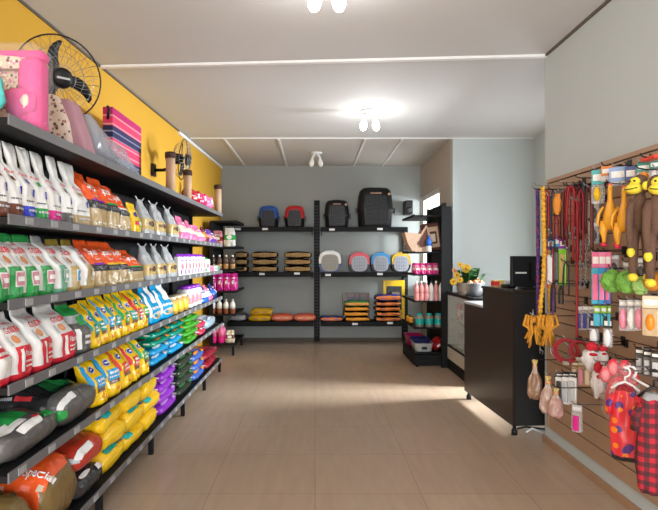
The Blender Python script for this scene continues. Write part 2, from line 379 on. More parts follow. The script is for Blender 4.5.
# ------------------------------------------------------------------ camera, world, lights
cam = bpy.data.cameras.new('camera'); co = bpy.data.objects.new('camera', cam); C.objects.link(co)
co.location = (0, 0, CZ); co.rotation_euler = (PI/2, 0, 0)
cam.sensor_width = 36; cam.lens = F0/658*36; cam.shift_x = (329-CX)/658; cam.shift_y = (CY-255)/658; cam.clip_start = .02
bpy.context.scene.camera = co
w = bpy.data.worlds.new('daylight'); bpy.context.scene.world = w; w.use_nodes = True
w.node_tree.nodes['Background'].inputs[0].default_value = (.88,.94,1,1); w.node_tree.nodes['Background'].inputs[1].default_value = 2.2
def area(name, loc, rot, sx, sy, p, col):
    l = bpy.data.lights.new(name, 'AREA'); l.shape = 'RECTANGLE'; l.size = sx; l.size_y = sy; l.energy = p; l.color = col
    o = bpy.data.objects.new(name, l); C.objects.link(o); o.location = loc; o.rotation_euler = rot; return o
area('shop_front_daylight', (-.05, -2.0, 1.3), (PI/2, 0, 0), 3.0, 2.3, 95, (.95,.98,1))
area('alcove_door_daylight', (3.9, 5.30, 1.85), (0, PI/2-.30, 0), .7, .8, 260, (.9,.97,1))
area('far_window_daylight', (1.9, 7.78, 1.6), (0, PI/2, 0), 1.2, 1.0, 7, (.9,.97,1))
vs = bpy.context.scene.view_settings; vs.view_transform = 'Standard'; vs.look = 'None'; vs.exposure = 0.88; vs.gamma = 1; vs.use_curve_mapping = False

lamp_on = emis('lit_bulb', (1,1,1), 8); lamp_off = mat('frosted_bulb', (.85,.82,.76), .3)
def fixture(label, x, y, on, tw=.085):
    t = thing('ceiling_light', label, 'ceiling light', (x, y, 2.8), 0)
    MB().lathe([(.005,0), (.085,-.001), (.09,-.012), (.07,-.025), (.03,-.032)], plas_white, 20).build('ceiling_plate', t)
    for s in (-1, 1):
        h = MB().tube([(s*.01, 0, -.026), (s*.035, 0, -.045), (s*tw*.62, 0, -.075)], [.014, .017, .019], plas_white, 12).build('bulb_holder', t)
        m = lamp_on if on else lamp_off
        M = Matrix.Rotation(-s*.12, 3, 'Y')
        MB().lathe([(.013,-.002), (.016,-.02), (.03,-.05), (.036,-.078), (.032,-.105), (.018,-.125), (.003,-.131)], m, 16, (s*tw*.62, 0, -.072), M=M).build('bulb', t)
        if on:
            l = bpy.data.lights.new('bulb_light', 'POINT'); l.energy = 2.4; l.shadow_soft_size = .05; l.color = (1,.97,.93)
            o = bpy.data.objects.new('bulb_light', l); C.objects.link(o); o.location = (x+s*tw*1.0, y, 2.8-.24)
    return t
fixture('lit twin bulb ceiling light nearest the viewer at the top edge', .06, 2.72, True)
fixture('lit twin bulb ceiling light in the middle of the shop ceiling', .545, 5.28, True)
fixture('unlit twin bulb ceiling light on the far beige ceiling', .015, 7.4, False)

# ------------------------------------------------------------------ shelving racks
ZS = [.155, .556, .868, 1.170, 1.475, 1.828]      # mid-height of the price rails
def rack(label, x0, x1, y0, y1, nb, zs, face, post_h, rail=railm, th=.038, tags=True, back=(None), lowdepth=0, gap=0):
    """shelving with its back at x0 and its front at x1, bays between y0 and y1"""
    t = thing('shelving_rack', label, 'shelving', ((x0+x1)/2, (y0+y1)/2, 0))
    ox, oy = -(x0+x1)/2, -(y0+y1)/2
    s = 1 if x1 > x0 else -1
    L = (y1-y0)/nb
    for i in range(nb+1):
        y = y0+i*L; y = min(max(y, y0+.015), y1-.015)
        MB().box(min(x0, x0+s*.05)+ox, max(x0, x0+s*.05)+ox, y-.015+oy, y+.015+oy, 0, post_h, blackm).build('upright', t)
        MB().box(min(x1-s*.03, x1)+ox-s*.02, max(x1-s*.03, x1)+ox-s*.02, y-.015+oy, y+.015+oy, 0, zs[0]-.03, blackm).build('foot', t)
    MB().box(min(x0, x0+s*.012)+ox, max(x0, x0+s*.012)+ox, y0+.03+oy, y1-.03+oy, .1, post_h-.002, blackm).build('back_panel', t)
    for k, z in enumerate(zs):
        for i in range(nb):
            a, b = y0+i*L+.002, y0+(i+1)*L-.002
            xs = sorted((x0+s*.014, x1-s*.006))
            sh = MB().box(xs[0]+ox, xs[1]+ox, a+oy, b+oy, z-th/2+.002, z+th/2-.012, blackm).build('shelf', t)
            xr = sorted((x1-s*.006, x1))
            MB().box(xr[0]+ox, xr[1]+ox, a+oy, b+oy, z-th/2, z+th/2, rail).build('price_rail', sh)
            if tags:
                n = tags if k < 5 else 0
                R = random.Random(k*31+i)
                for q in range(n):
                    yy = a+(q+.5+R.uniform(-.12, .12))*(b-a)/n
                    xt = sorted((x1, x1+s*.003))
                    MB().box(xt[0]+ox, xt[1]+ox, yy-.026+oy, yy+.026+oy, z-th/2+.006, z+th/2-.006, tagm).build('price_card', sh)
    return t
rack('long black shelving rack with grey price rails along the yellow wall', -1.48, -1.08, 1.87, 6.20, 5, ZS, 1, 1.84, tags=4)
rack('short black shelving rack at the far left beyond the long rack', -1.44, -1.08, 7.2, 8.06, 1, ZS, 1, 1.82, rail=blackm, tags=0)
rack('tall black shelving rack by the window on the right, filled with bottles', 1.60, 1.21, 6.46, 7.36, 1, [.17, .475, .80, 1.125, 1.40, 1.85], -1, 2.0, rail=blackm, th=.03, tags=0)
# broad black side post of the right rack
mb = MB(); mb.box(1.53, 1.64, 6.40, 6.445, 0, 1.95, blackm); tag(mb.build('end_panel'), 'narrow black upright end panel at the near side of the right rack', 'shelving panel')

# back wall shelving: three slotted posts and six boards
t = thing('shelving_unit', 'long black wall shelving with slotted posts on the grey back wall', 'shelving', (.03, 8.42, 0))
slot = mat('post_slot_grey', (.06,.06,.062), .6)  # slots are grey bars on the black post
for x in (0, 1.40):
    mb = MB().box(x-.045, x+.045, -.0, .05, .0, 2.24 if x == 0 else 1.80, blackm)
    for i in range(42 if x == 0 else 33): mb.box(x-.022, x-.008, -.003, .001, .08+i*.05, .11+i*.05, slot).box(x+.008, x+.022, -.003, .001, .08+i*.05, .11+i*.05, slot)
    mb.build('slotted_post', t)
for z in (.33, 1.08, 1.766):
    for a, b in ((-1.36, -.055), (.055, 1.38)):
        s = MB().box(a, b, -.37, .05, z-.005, z+.02, blackm).box(a, b, -.376, -.37, z-.042, z+.03, blackm).build('shelf', t)
        for x in (a+.02, b-.02): MB().prism([(-.35, z-.005), (.04, z-.005), (.04, z-.09), (-.35, z-.03)], x-.004, x+.004, blackm, 'x').build('bracket', s)
for px, py in ((238,229), (265,229), (332,229.5), (380,229), (262,274), (297,273.5), (328,275), (380,274), (355,324), (390,323)):
    p = at(px, py, 8.042); x = p.x-.03
    MB().box(x-.042, x+.042, -.381, -.3762, p.z-.016, p.z+.016, tagw).build('price_card', t)
# ------------------------------------------------------------------ goods of the long left rack
XF = -1.105
def zt(k): return ZS[k]+.0075
def Yf(px): return 588/(315-px)
def standing(proto, w0, d0, pl, pr, k, label, group=None, dx=0, h=None, rz=0, hs=1, tilt=0):
    a, b = Yf(pl), Yf(pr); s = max(.75, min(1.5, (b-a)/w0*.96))
    r = put(proto, (XF-d0/2+dx-random.uniform(0, .006), (a+b)/2, zt(k)), label, rz+random.uniform(-.13, .13), group, (1, s, hs*random.uniform(.965, 1.0)))
    if tilt: r.rotation_euler = (0, -tilt, r.rotation_euler.z); r.location.z += .5*d0*math.sin(tilt)
    return r
redtxt = film('print_red', (.72,.05,.06)); bluetxt = film('print_blue', (.02,.04,.38)); whitetxt = film('print_white', (.85,.85,.83)); orpic = film('picture_orange', (.75,.30,.12)); brpic = film('picture_brown', (.20,.10,.05)); grtxt = film('print_dark', (.05,.05,.05)); ltgrey = film('print_light_grey', (.55,.55,.56))

# second shelf: white bags gathered at the neck, coloured foot
def white_neck(colm, name_col, seed):
    t = thing('food_bag', '', 'pet food bag')
    b = PN(.13, .085, .312, seed=seed, wr=.009); body = b.body([(.17, colm), (1, white)], 'sack_body', t)
    mb = MB(); b.text('Premier', -.7, .7, .565, .605, redtxt, mb); b.build_ = mb.build('brand_print', t)
    mb = MB(); b.patch(-.25, .35, .47, .53, brown if name_col == 'brown' else colm, mb); b.patch(.35, .6, .30, .40, bluetxt, mb); b.marks(-.7, .3, .225, .245, grtxt, mb, seed=seed); b.marks(-.5, .6, .10, .13, ltgrey, mb, seed=seed+2); mb.build('picture_label', t)
    return t
necks = [('brown', brown, -6, 12), ('brown', brown, 12, 24), ('blue', film('royal_blue', (.03,.06,.6)), 25, 38), ('green', green, 38, 50), ('magenta', magenta, 50, 65), ('grey', smoke, 65, 76), ('tan', tan, 76, 93)]
for i, (n, m, a, b) in enumerate(necks):
    p = white_neck(m, n, i)
    lab = 'white neck-gathered pet food bag with a %s foot on the second shelf' % n
    if i == 0: lab = 'white pet food bag with brown foot, nearest end of the second shelf'
    if i == 1: lab = 'white pet food bag with brown foot, beside the blue-footed white bag'
    standing(p, .13, .085, a, b, 4, lab, 'white bags on the second shelf', tilt=.05)

# orange red bags: tan lower half, dark band
def special(seed, strip, sname):
    t = thing('food_bag', '', 'pet food bag')
    b = Bag([(0, .105, .055, 0), (.05, .11, .06, 0), (.4, .108, .062, -.004), (.72, .098, .04, -.03), (.94, .088, .007, -.07), (1, .087, .004, -.074)], .262, seed=seed, wr=.013)
    b.body([(.36, tan), (.50, dark), (1, orange)], 'sack_body', t)
    mb = MB(); b.text('Special', -.75, .6, .66, .83, whitetxt, mb); b.marks(-.2, .5, .60, .625, whitetxt, mb, seed=seed); mb.build('brand_print', t)
    mb = MB(); b.patch(-.75, .75, .49, .53, strip, mb, .004); b.marks(-.7, .7, .40, .46, smoke, mb, seed=seed+5); b.marks(-.6, .6, .10, .13, cream, mb, seed=seed); mb.build('variety_strip', t)
    return t
sp = [special(1, purple, 'purple'), special(2, green, 'green'), special(3, whitetxt, 'white'), special(4, yellow, 'yellow')]
standing(sp[0], .22, .12, 92, 110, 4, 'orange red and tan bag with purple strip beside the white bags, second shelf', 'orange red bags on the second shelf', hs=1.15)
standing(sp[1], .22, .12, 110, 121, 4, 'orange red and tan bag with green strip on the second shelf', 'orange red bags on the second shelf', hs=1.15)
standing(sp[2], .22, .12, 121, 132, 4, 'orange red and tan bag with white strip on the second shelf', 'orange red bags on the second shelf', hs=1.05)
for i, (a, b, p) in enumerate(((98, 109, 0), (109, 121, 3), (121, 131, 3), (131, 147, 1))):
    standing(special(11+i, [purple, yellow, film('strip_amber', (.85,.45,.02)), green][i], ''), .22, .12, a, b, 3, 'orange red and tan dog food bag, %s of four on the third shelf' % ['nearest','second','third','farthest'][i], 'orange red bags on the third shelf', hs=.97 if i < 3 else .8)
def small_yellow():
    t = thing('food_bag', '', 'pet food bag'); b = PB(.12, .07, .20, seed=9)
    b.body([(1, yellow)], 'sack_body', t); mb = MB(); b.patch(-.5, .3, .55, .72, navy, mb, shape='oval'); b.patch(-.8, .1, .3, .42, redtxt, mb); b.patch(-.1, .8, .22, .5, lime, mb, shape='oval'); b.patch(-.1, .5, .28, .42, white, mb, .005, shape='oval'); mb.build('printed_label', t)
    return t
standing(small_yellow(), .12, .07, 133, 144, 4, 'small yellow bag with green and blue print on the second shelf')

# silver bags closed with wire ties
def wire_tied(seed):
    t = thing('food_bag', '', 'pet food bag'); b = Bag([(0, .07, .042, 0), (.05, .073, .045, 0), (.4, .07, .045, -.004), (.7, .055, .028, -.02), (.9, .036, .012, -.035), (1, .034, .006, -.036)], .245, seed=seed, wr=.01)
    b.body([(.17, grey), (.47, gold), (1, grey)], 'sack_body', t)
    mb = MB(); b.patch(-.1, .6, .26, .42, navy if seed % 2 else grtxt, mb, shape='oval'); b.marks(-.7, .2, .3, .38, brpic, mb, seed=seed); b.patch(-.5, .5, .55, .68, ltgrey, mb, shape='oval'); mb.build('printed_label', t)
    MB().tube([(-.035, -.06, .262), (-.036, -.03, .243), (-.036, .0, .238), (-.036, .03, .243), (-.034, .055, .265)], .005, ltgrey, 6).build('wire_tie', t)
    return t
wt = [wire_tied(1), wire_tied(2)]
for i, (a, b) in enumerate(((145, 157), (158, 169), (170, 182))):
    standing(wire_tied(4+i), .145, .09, a, b, 4, 'silver bag with wire tied top, %s of three on the second shelf' % ['nearest','middle','farthest'][i], 'silver wire tied bags on the second shelf')
for i, (a, b) in enumerate(((148, 158), (159, 169), (170, 179))):
    standing(wt[(i+1) % 2], .145, .09, a, b, 3, 'silver bag with wire tied top, %s of three on the third shelf' % ['nearest','middle','farthest'][i], 'silver wire tied bags on the third shelf')

# pink pouches further along the second shelf
def pouch(w, d, h, m, m2, seed, nm='pouch_body'):
    t = thing('treat_pouch', '', 'pouch'); b = PB(w, d, h, top=.8, seed=seed, wr=.018); b.body([(.35, m), (.62, m2), (1, m)], nm, t)
    mb = MB(); b.patch(-.5, .5, .38, .6, whitetxt, mb, shape='oval'); b.marks(-.6, .6, .7, .78, whitetxt, mb, seed=seed); mb.build('printed_label', t); return t
pp = pouch(.24, .12, .21, pink, film('pouch_cream', (.75,.66,.52)), 3)
for i, (a, b) in enumerate(((183, 191), (191, 199), (199, 205))): standing(pp, .24, .12, a, b, 4, 'crumpled pink pouch with cream middle, %s of three, second shelf' % ['nearest','middle','farthest'][i], 'pink pouches on the second shelf', hs=[1, .92, .8][i])
bp = pouch(.2, .1, .17, film('plum', (.20,.03,.05)), orng, 5); standing(bp, .2, .1, 205, 211, 4, 'dark plum pouch with orange middle beside the pink pouches')
bp = pouch(.2, .1, .16, film('violet', (.16,.05,.35)), palepink, 6); standing(bp, .2, .1, 211, 216.5, 4, 'violet pouch with rose middle at the far end of second shelf')

# third shelf: green and gold white bags
def golden(colm, panelm, h, seed, top, panel='right', w=.17, txt='GOLDEN'):
    t = thing('food_bag', '', 'pet food bag')
    b = Bag([(0, w*.48, .048, 0), (.05, w/2, .052, 0), (.4, w/2, .055, -.004), (.72, w*.46, .034, -.035), (.93, w*.4, .006, -.07), (1, w*.39, .004, -.072)], h, seed=seed, wr=.007)
    b.body([(.10, colm), (.88, white), (1, top)], 'sack_body', t)
    mb = MB(); b.patch(-.55, .97, .09, .50, colm, mb, nu=10); mb.build('colour_panel', t)
    mb = MB()
    if panelm is not None:
        b.patch(-.12, .82, .20, .43, whitetxt, mb, .005); b.patch(-.04, .74, .22, .41, panelm, mb, .007); b.patch(.05, .65, .28, .35, whitetxt, mb, .009)
    else:
        b.patch(-.35, -.1, .12, .46, whitetxt, mb, .005); b.text('Filhotes', .05, .8, .33, .42, whitetxt, mb, .006); b.marks(.05, .8, .24, .27, whitetxt, mb, .005, seed=seed); b.marks(.05, .8, .17, .2, whitetxt, mb, .005, seed=seed+3)
    mb.build('variety_label', t)
    mb = MB(); b.text(txt, -.65, .75, .70, .79, redtxt, mb); b.text('Formula', -.3, .45, .82, .86, redtxt, mb); mb.build('brand_print', t)
    mb = MB(); b.patch(-.3, .2, .54, .66, orpic, mb, shape='oval'); b.patch(-.62, -.45, .52, .66, ltgrey, mb); mb.build('dog_picture', t)
    return t
gg = [golden(green, palepink, .258, i, green) for i in (1, 2, 3, 4)]
for i, (a, b) in enumerate(((-9, 10), (10, 24), (24, 41), (41, 57))):
    standing(gg[i], .17, .11, a, b, 3, 'white bag with bright green lower half, %s of four on the third shelf' % ['nearest','second','third','farthest'][i], 'green and white bags on the third shelf')
g3 = golden(film('mint', (.18,.50,.33)), film('mint_label', (.28,.55,.42)), .255, 4, grey); standing(g3, .17, .11, 57, 71, 3, 'white bag with grey green lower half between green and gold bags')
g4 = golden(gold, sky, .25, 5, film('old_gold', (.30,.22,.03))); standing(g4, .17, .11, 71, 84, 3, 'white and gold bag with small blue label on the third shelf')
g5 = golden(gold, cream, .25, 6, film('old_gold', (.30,.22,.03))); standing(g5, .17, .11, 84, 97, 3, 'white and gold bag with cream label on the third shelf')

# slim white and violet packs on the third shelf
def slim(m, m2, w=.12, h=.19, d=.06, seed=1, name='snack_pack'):
    t = thing(name, '', 'snack pack'); b = Bag([(0, w/2, d/2, 0), (.9, w/2, d/2*.9, 0), (.95, w/2*.98, .006, 0), (1, w/2*.98, .004, 0)], h, n=5, seed=seed, wr=.003); b.body([(.88, m), (1, m2)], 'pack_body', t)
    mb = MB(); b.patch(-.3, .5, .3, .6, palepink, mb, shape='oval'); b.patch(-.6, -.3, .1, .3, m2, mb); b.marks(-.5, .5, .68, .75, m2, mb, seed=seed); mb.build('printed_label', t); return t
sl = [slim(white, purple, seed=1), slim(film('cream_white', (.78,.70,.60)), purple, seed=2)]
ed = [180, 184.2, 188, 191.5, 194.7, 197.7, 200.5, 203, 205.4]
for i in range(8): standing(sl[i % 2], .12, .06, ed[i], ed[i+1], 3, 'slim pale snack pack with violet top, %s of eight' % (ORD[i] if i < 7 else 'farthest'), 'slim snack packs on the third shelf')
tb = slim(white, green, .2, .16, .08, 7); standing(tb, .2, .08, 205.5, 210, 3, 'white pack with green print beyond the slim snack packs')
for i, (m, n, a, b) in enumerate(((pink, 'pink', 210.3, 214), (white, 'white', 214.2, 217.2), (film('sea_green', (.1,.45,.35)), 'sea green', 217.4, 220))):
    sm = slim(m, grey, .2, .07, .08, 10+i, 'small_packet'); sm['category'] = 'packet'; standing(sm, .2, .08, a, b, 3, 'low %s packet at the far end of the third shelf' % n)

# fourth shelf: red and white bags, one grey and green, yellow bags
rr = [golden(red, None, .256, 10+i, white, w=.17) for i in range(3)]
def red_front():
    t = thing('food_bag', '', 'pet food bag'); b = PB(.17, .11, .252, seed=31, back=.06); b.body([(.12, red), (.42, white), (.86, red), (1, white)], 'sack_body', t)
    mb = MB(); b.patch(-.9, .9, .14, .40, whitetxt, mb); b.marks(-.7, .7, .55, .62, whitetxt, mb, seed=4); b.marks(-.7, .7, .46, .50, whitetxt, mb, seed=6); mb.build('brand_print', t); return t
standing(red_front(), .17, .11, -4, 14, 2, 'crimson bag with white band at the near end of the fourth shelf', 'red bags on the fourth shelf')
for i, (a, b) in enumerate(((14, 36), (36, 58), (58, 79.5))):
    standing(rr[i], .17, .11, a, b, 2, 'white bag with crimson lower panel, %s of three on the fourth shelf' % ['nearest','middle','farthest'][i], 'red and white bags on the fourth shelf')
def grey_green():
    t = thing('food_bag', '', 'pet food bag'); b = Bag([(0, .075, .05, 0), (.05, .08, .054, 0), (.4, .08, .055, -.004), (.72, .07, .034, -.04), (.95, .06, .006, -.08), (1, .06, .004, -.082)], .25, seed=33)
    b.body([(.6, smoke), (.75, grey), (.95, green), (1, smoke)], 'sack_body', t)
    mb = MB(); b.patch(-.1, .8, .55, .72, green, mb); b.marks(-.2, .8, .3, .36, whitetxt, mb, seed=3); b.marks(-.2, .8, .18, .24, whitetxt, mb, seed=5); b.patch(-.9, -.6, .1, .5, whitetxt, mb); mb.build('printed_label', t); return t
standing(grey_green(), .16, .11, 79.5, 93.5, 2, 'smoky grey bag with green top beside the crimson and white bags')
def yellow_bag(c1, seed, w=.13, h=.255, pic=True):
    t = thing('food_bag', '', 'pet food bag'); b = Bag([(0, w*.48, .042, 0), (.05, w/2, .046, 0), (.45, w/2, .048, -.006), (.75, w*.46, .03, -.04), (.95, w*.42, .006, -.078), (1, w*.42, .004, -.08)], h, seed=seed, wr=.014)
    b.body([(1, yellow)], 'sack_body', t)
    mb = MB(); b.patch(-.5, .45, .62, .76, white, mb, .004, shape='oval'); b.patch(-.42, .37, .635, .745, film('logo_blue', (.02,.04,.42)), mb, .007, shape='oval'); b.patch(-.25, .2, .675, .705, whitetxt, mb, .010); mb.build('oval_logo', t)
    mb = MB(); b.patch(-.55, .6, .33, .55, c1, mb); b.marks(-.45, .5, .46, .51, whitetxt, mb, .006, seed=seed); b.marks(-.45, .5, .38, .42, whitetxt, mb, .006, seed=seed+7); b.patch(-.98, -.72, .4, .95, c1, mb); mb.build('variety_label', t)
    mb = MB(); b.patch(-.5, .55, .25, .33, brpic, mb); b.patch(.0, .5, .1, .17, orng, mb); mb.build('picture', t)
    return t
yt, yb, yr, yg = yellow_bag(teal, 1), yellow_bag(sky, 2), yellow_bag(film('label_red', (.80,.08,.04)), 3), yellow_bag(film('label_green', (.05,.42,.12)), 4)
e = [93.5, 101, 108.5, 116, 123.5, 131, 138, 144.5, 150.5]
for i in range(8):
    standing(yellow_bag([teal, teal, sky, teal, green, teal, redtxt, green][i], 20+i), .13, .09, e[i], e[i+1], 2, 'yellow dog food bag, %s of eight on the fourth shelf' % (ORD[i] if i < 7 else 'farthest'), 'yellow bags on the fourth shelf', hs=[.9, .95, 1, .97, 1, .98, 1, .97][i], rz=.06*(-1)**i)
def bluewhite(seed):
    t = thing('food_bag', '', 'pet food bag'); b = PB(.26, .11, .262, top=.93, seed=seed, wr=.012, back=.05); b.body([(1, film('sky_sack', (.0,.33,.66)))], 'sack_body', t)
    mb = MB(); b.patch(-.1, .85, .55, .98, white, mb); b.patch(-.75, .7, .12, .33, cream, mb, shape='oval'); b.patch(-.4, .3, .15, .24, gold, mb, .006, shape='oval'); b.marks(-.7, .6, .40, .47, whitetxt, mb, seed=seed); b.patch(-.95, -.75, .2, .85, whitetxt, mb); mb.build('printed_label', t); return t
bwp = bluewhite(1)
for i, (a, b) in enumerate(((151, 163), (163, 174))): standing(bwp, .26, .11, a, b, 2, 'sky blue and white bag, %s of two, beyond the yellow bags' % ['nearer','farther'][i], 'sky blue bags on the fourth shelf')
def jar(m, lid, r, h, name='treat_jar', lab=None, cat='jar'):
    t = thing(name, '', cat); MB().lathe([(r*.9, 0), (r, .006), (r, h*.78), (r*.85, h*.84), (r*.7, h*.86)], m, 16).build('jar_body', t)
    MB().lathe([(r*.78, h*.85), (r*.8, h*.86), (r*.8, h*.99), (r*.74, h)], lid, 16).build('lid', t)
    if lab: MB().lathe([(r*1.015, h*.2), (r*1.02, h*.22), (r*1.02, h*.6), (r*1.015, h*.62)], lab, 16).build('paper_label', t)
    return t
jy = jar(film('biscuit_amber', (.62,.38,.08)), cream, .075, .14, lab=yellow)
for i, Y in enumerate((4.31, 4.49, 4.67)): put(jy, (-1.19, Y, zt(2)), 'amber treat jar with yellow label, %s of three on the fourth shelf' % ['nearest','middle','farthest'][i], 0, 'amber jars on the fourth shelf')
jw = jar(white, purple, .075, .2, lab=palepink)
for i, Y in enumerate((4.85, 5.03, 5.21)): put(jw, (-1.19, Y, zt(2)), 'white jar with violet lid and rose label, %s of three, fourth shelf' % ['nearest','middle','farthest'][i], 0, 'white jars on the fourth shelf')
for i, (m, m2, n, a, b) in enumerate(((blue, white, 'blue and white', 203.5, 208.5), (pink, white, 'pink and white', 208.8, 213.3), (navy, blue, 'navy', 213.6, 218.5))):
    q = pouch(.28, .12, .17, m, m2, 20+i); standing(q, .28, .12, a, b, 2, 'plump %s pouch at the far end of the fourth shelf' % n)

# ------------------------------------------------------------------ lying sacks
def place_sack(proto, k, yc, z, label, group, rz=0, dx=0, scale=None):
    return put(proto, (XF+.005+dx, yc, zt(k)+z+.001), label, rz, group, scale)
# fifth shelf: the two big black and green sacks
def big_black(seed, W, H, L=.37):
    t = thing('food_sack', '', 'pet food sack'); s = Sack(L, W, H, seed, .014); s.body([(.22, smoke), (1, dark)], 'sack_body', t)
    mb = MB(); s.patch(.25, .93, PI*.36, PI*.54, dgreen, mb); s.patch(.32, .8, PI*.40, PI*.48, green, mb, .006); mb.build('green_band', t)
    mb = MB(); s.patch(.04, .10, PI*.55, PI*.95, white, mb); s.patch(.02, .10, PI*.96, PI*1.10, green, mb, .006); mb.build('end_label', t)
    mb = MB(); s.patch(.42, .62, PI*.74, PI*.82, redtxt, mb, .006)
    for i in range(13): s.patch(.95-i*.024-.018, .95-i*.024, PI*.77, PI*.82, ltgrey, mb, .006, 1, 1)
    mb.build('brand_print', t); return t
s1 = big_black(1, .40, .165); s1.name = 'food_sack'
place_sack(s1, 1, 2.52, 0, 'big black and green sack lying beside the yellow bags, fifth shelf', 'black and green sacks on the fifth shelf')
def grey_sack():
    t = thing('food_sack', '', 'pet food sack'); s = Sack(.38, .42, .138, 5, .014); s.body([(.45, smoke), (1, dark)], 'sack_body', t)
    mb = MB(); s.patch(.2, .95, PI*.45, PI*.58, green, mb); s.patch(.05, .14, PI*.2, PI*.42, green, mb, .006); mb.build('green_band', t)
    mb = MB(); s.patch(.13, .24, PI*.5, PI*1.05, white, mb); s.patch(.55, .72, PI*.72, PI*.95, cream, mb); s.patch(.57, .70, PI*.75, PI*.92, smoke, mb, .006); mb.build('paper_label', t)
    mb = MB(); s.oval(.12, PI*.45, .02, .12, redtxt, mb); s.patch(.04, .11, PI*.44, PI*.6, whitetxt, mb); mb.build('round_seal', t); return t
place_sack(grey_sack(), 1, 2.105, 0, 'big smoky grey sack with paper labels lying nearest on the fifth shelf', 'black and green sacks on the fifth shelf')
# yellow bags standing on the fifth shelf
for i, (p, a, b) in enumerate(((yb, 97, 109), (yellow_bag(sky, 41), 109.5, 122.5), (yr, 123, 133.5), (yellow_bag(redtxt, 43), 134, 143), (yg, 143.5, 151.5))):
    standing(p, .13, .09, a, b, 1, 'yellow dog food bag, %s of five on the fifth shelf' % ['nearest','second','third','fourth','farthest'][i], 'yellow bags on the fifth shelf', hs=1.06, rz=-.03, tilt=.1)
# small yellow packs lying behind the sacks
def sack_plain(L, W, H, m, seed, lab=None, l2=None, name='food_sack', cat='pet food sack', m2=None, film_end=None):
    t = thing(name, '', cat); s = Sack(L, W, H, seed, .008); s.body([(.12, film_end or m), (.5, m), (1, m2 or m)], 'sack_body', t)
    if lab: 
        mb = MB(); s.patch(.25, .6, PI*.45, PI*.72, lab, mb); s.patch(.03, .10, PI*.15, PI*.38, lab, mb); s.oval(.10, PI*.58, .035, .3, lab, mb); s.oval(.16, PI*.95, .06, .12, white, mb, .006); mb.build('printed_label', t)
    if l2:
        mb = MB(); s.oval(.35, PI*.80, .06, .22, white, mb, .005); s.oval(.35, PI*.80, .05, .18, l2, mb, .008); s.patch(.7, .92, PI*.3, PI*.8, l2, mb); mb.build('oval_logo', t)
    return t
# stacks: (proto, shelf, y centre, layers, layer height, text)
def stack(proto, k, yc, n, dz, what, group, jit=.012, rz=0):
    pos = {1: [''], 2: ['bottom', 'top'], 3: ['bottom', 'middle', 'top'], 4: ['bottom', 'second lowest', 'second highest', 'top']}[n]
    for i in range(n):
        lab = what if n == 1 else '%s, %s of its pile' % (what, pos[i])
        place_sack(proto, k, yc+random.uniform(-jit, jit), i*dz, lab, group, rz+random.uniform(-.07, .07), random.uniform(-.02, -.004))
b_ = sack_plain(.33, .42, .068, film('sky_pack', (.01,.30,.62)), 11, white, navy)
stack(b_, 1, 3.85, 2, .069, 'blue flat pack in the nearer pile on the fifth shelf', 'blue packs on the fifth shelf')
stack(b_, 1, 4.31, 2, .069, 'blue flat pack in the farther pile on the fifth shelf', 'blue packs on the fifth shelf')
tl = sack_plain(.34, .44, .058, film('jade', (.0,.27,.18)), 12, orng, dgreen)
for yc, w_ in ((3.85, 'nearer'), (4.31, 'farther')):
    for i in range(2): place_sack(tl, 1, yc, .139+i*.059, 'jade green flat pack on the %s blue pile, %s one' % (w_, ['lower','upper'][i]), 'jade packs on the blue piles', random.uniform(-.03,.03))
gr = sack_plain(.34, .5, .062, film('leaf', (.06,.38,.04)), 13, lime, orng); stack(gr, 1, 4.84, 4, .063, 'leaf green flat pack beyond the jade packs', 'green packs on the fifth shelf')
rw = sack_plain(.3, .3, .07, film('candy_red', (.6,.04,.1)), 14, white, green); stack(rw, 1, 5.30, 2, .071, 'red and white pack between green and clear packs', 'red and white packs on the fifth shelf')
cl = sack_plain(.32, .5, .13, film('ice_blue', (.38,.50,.62), .2), 15, white, grey); stack(cl, 1, 5.78, 1, .1, 'pale ice blue puffy pack at the far end of the fifth shelf', None)

# bottom shelf
def olive_sack():
    t = thing('food_sack', '', 'pet food sack'); s = Sack(.37, .25, .27, 21, .02); s.body([(1, olive)], 'sack_body', t)
    mb = MB(); s.patch(.45, .85, PI*.78, PI*1.12, orange, mb); mb.build('orange_label', t)
    mb = MB(); s.marks_ = None
    for (a, c) in ((.62, .62), (.35, .70), (.30, .9), (.5, .66)): s.patch(a, a+.06, PI*c, PI*(c+.06), cream, mb, .006)
    s.text('36', .55, .7, PI*.86, PI*1.02, whitetxt, mb); mb.build('printed_figures', t); return t
place_sack(olive_sack(), 0, 1.995, 0, 'olive brown sack with orange label at the near end of bottom shelf', 'big sacks on the bottom shelf')
def special_sack():
    t = thing('food_sack', '', 'pet food sack'); s = Sack(.37, .30, .285, 22, .02); s.body([(.12, olive), (.70, orange), (1, dark)], 'sack_body', t)
    mb = MB(); s.patch(.08, .66, PI*.40, PI*.90, orange, mb); s.patch(.5, 1, PI*.86, PI*.95, film('salmon', (.85,.35,.25)), mb, .007); mb.build('orange_panel', t)
    mb = MB(); s.text('Special', .05, .34, PI*.64, PI*.80, whitetxt, mb, .012); s.patch(.05, .09, PI*.6, PI*.72, cream, mb); s.patch(.1, .15, PI*.8, PI*.9, cream, mb); mb.build('brand_print', t); return t
place_sack(special_sack(), 0, 2.345, 0, 'orange red and olive sack lettered Special on the bottom shelf', 'big sacks on the bottom shelf')
def rust_sack():
    t = thing('food_sack', '', 'pet food sack'); s = Sack(.37, .33, .15, 23, .012); s.body([(1, rust)], 'sack_body', t)
    mb = MB(); s.patch(.03, .95, PI*.93, PI*1.0, grey, mb); s.patch(.02, .09, PI*.5, PI*.95, whitetxt, mb); mb.build('silver_edge', t)
    mb = MB(); s.text('Nutrição', .3, .9, PI*.56, PI*.78, ltgrey, mb); mb.build('brand_print', t); return t
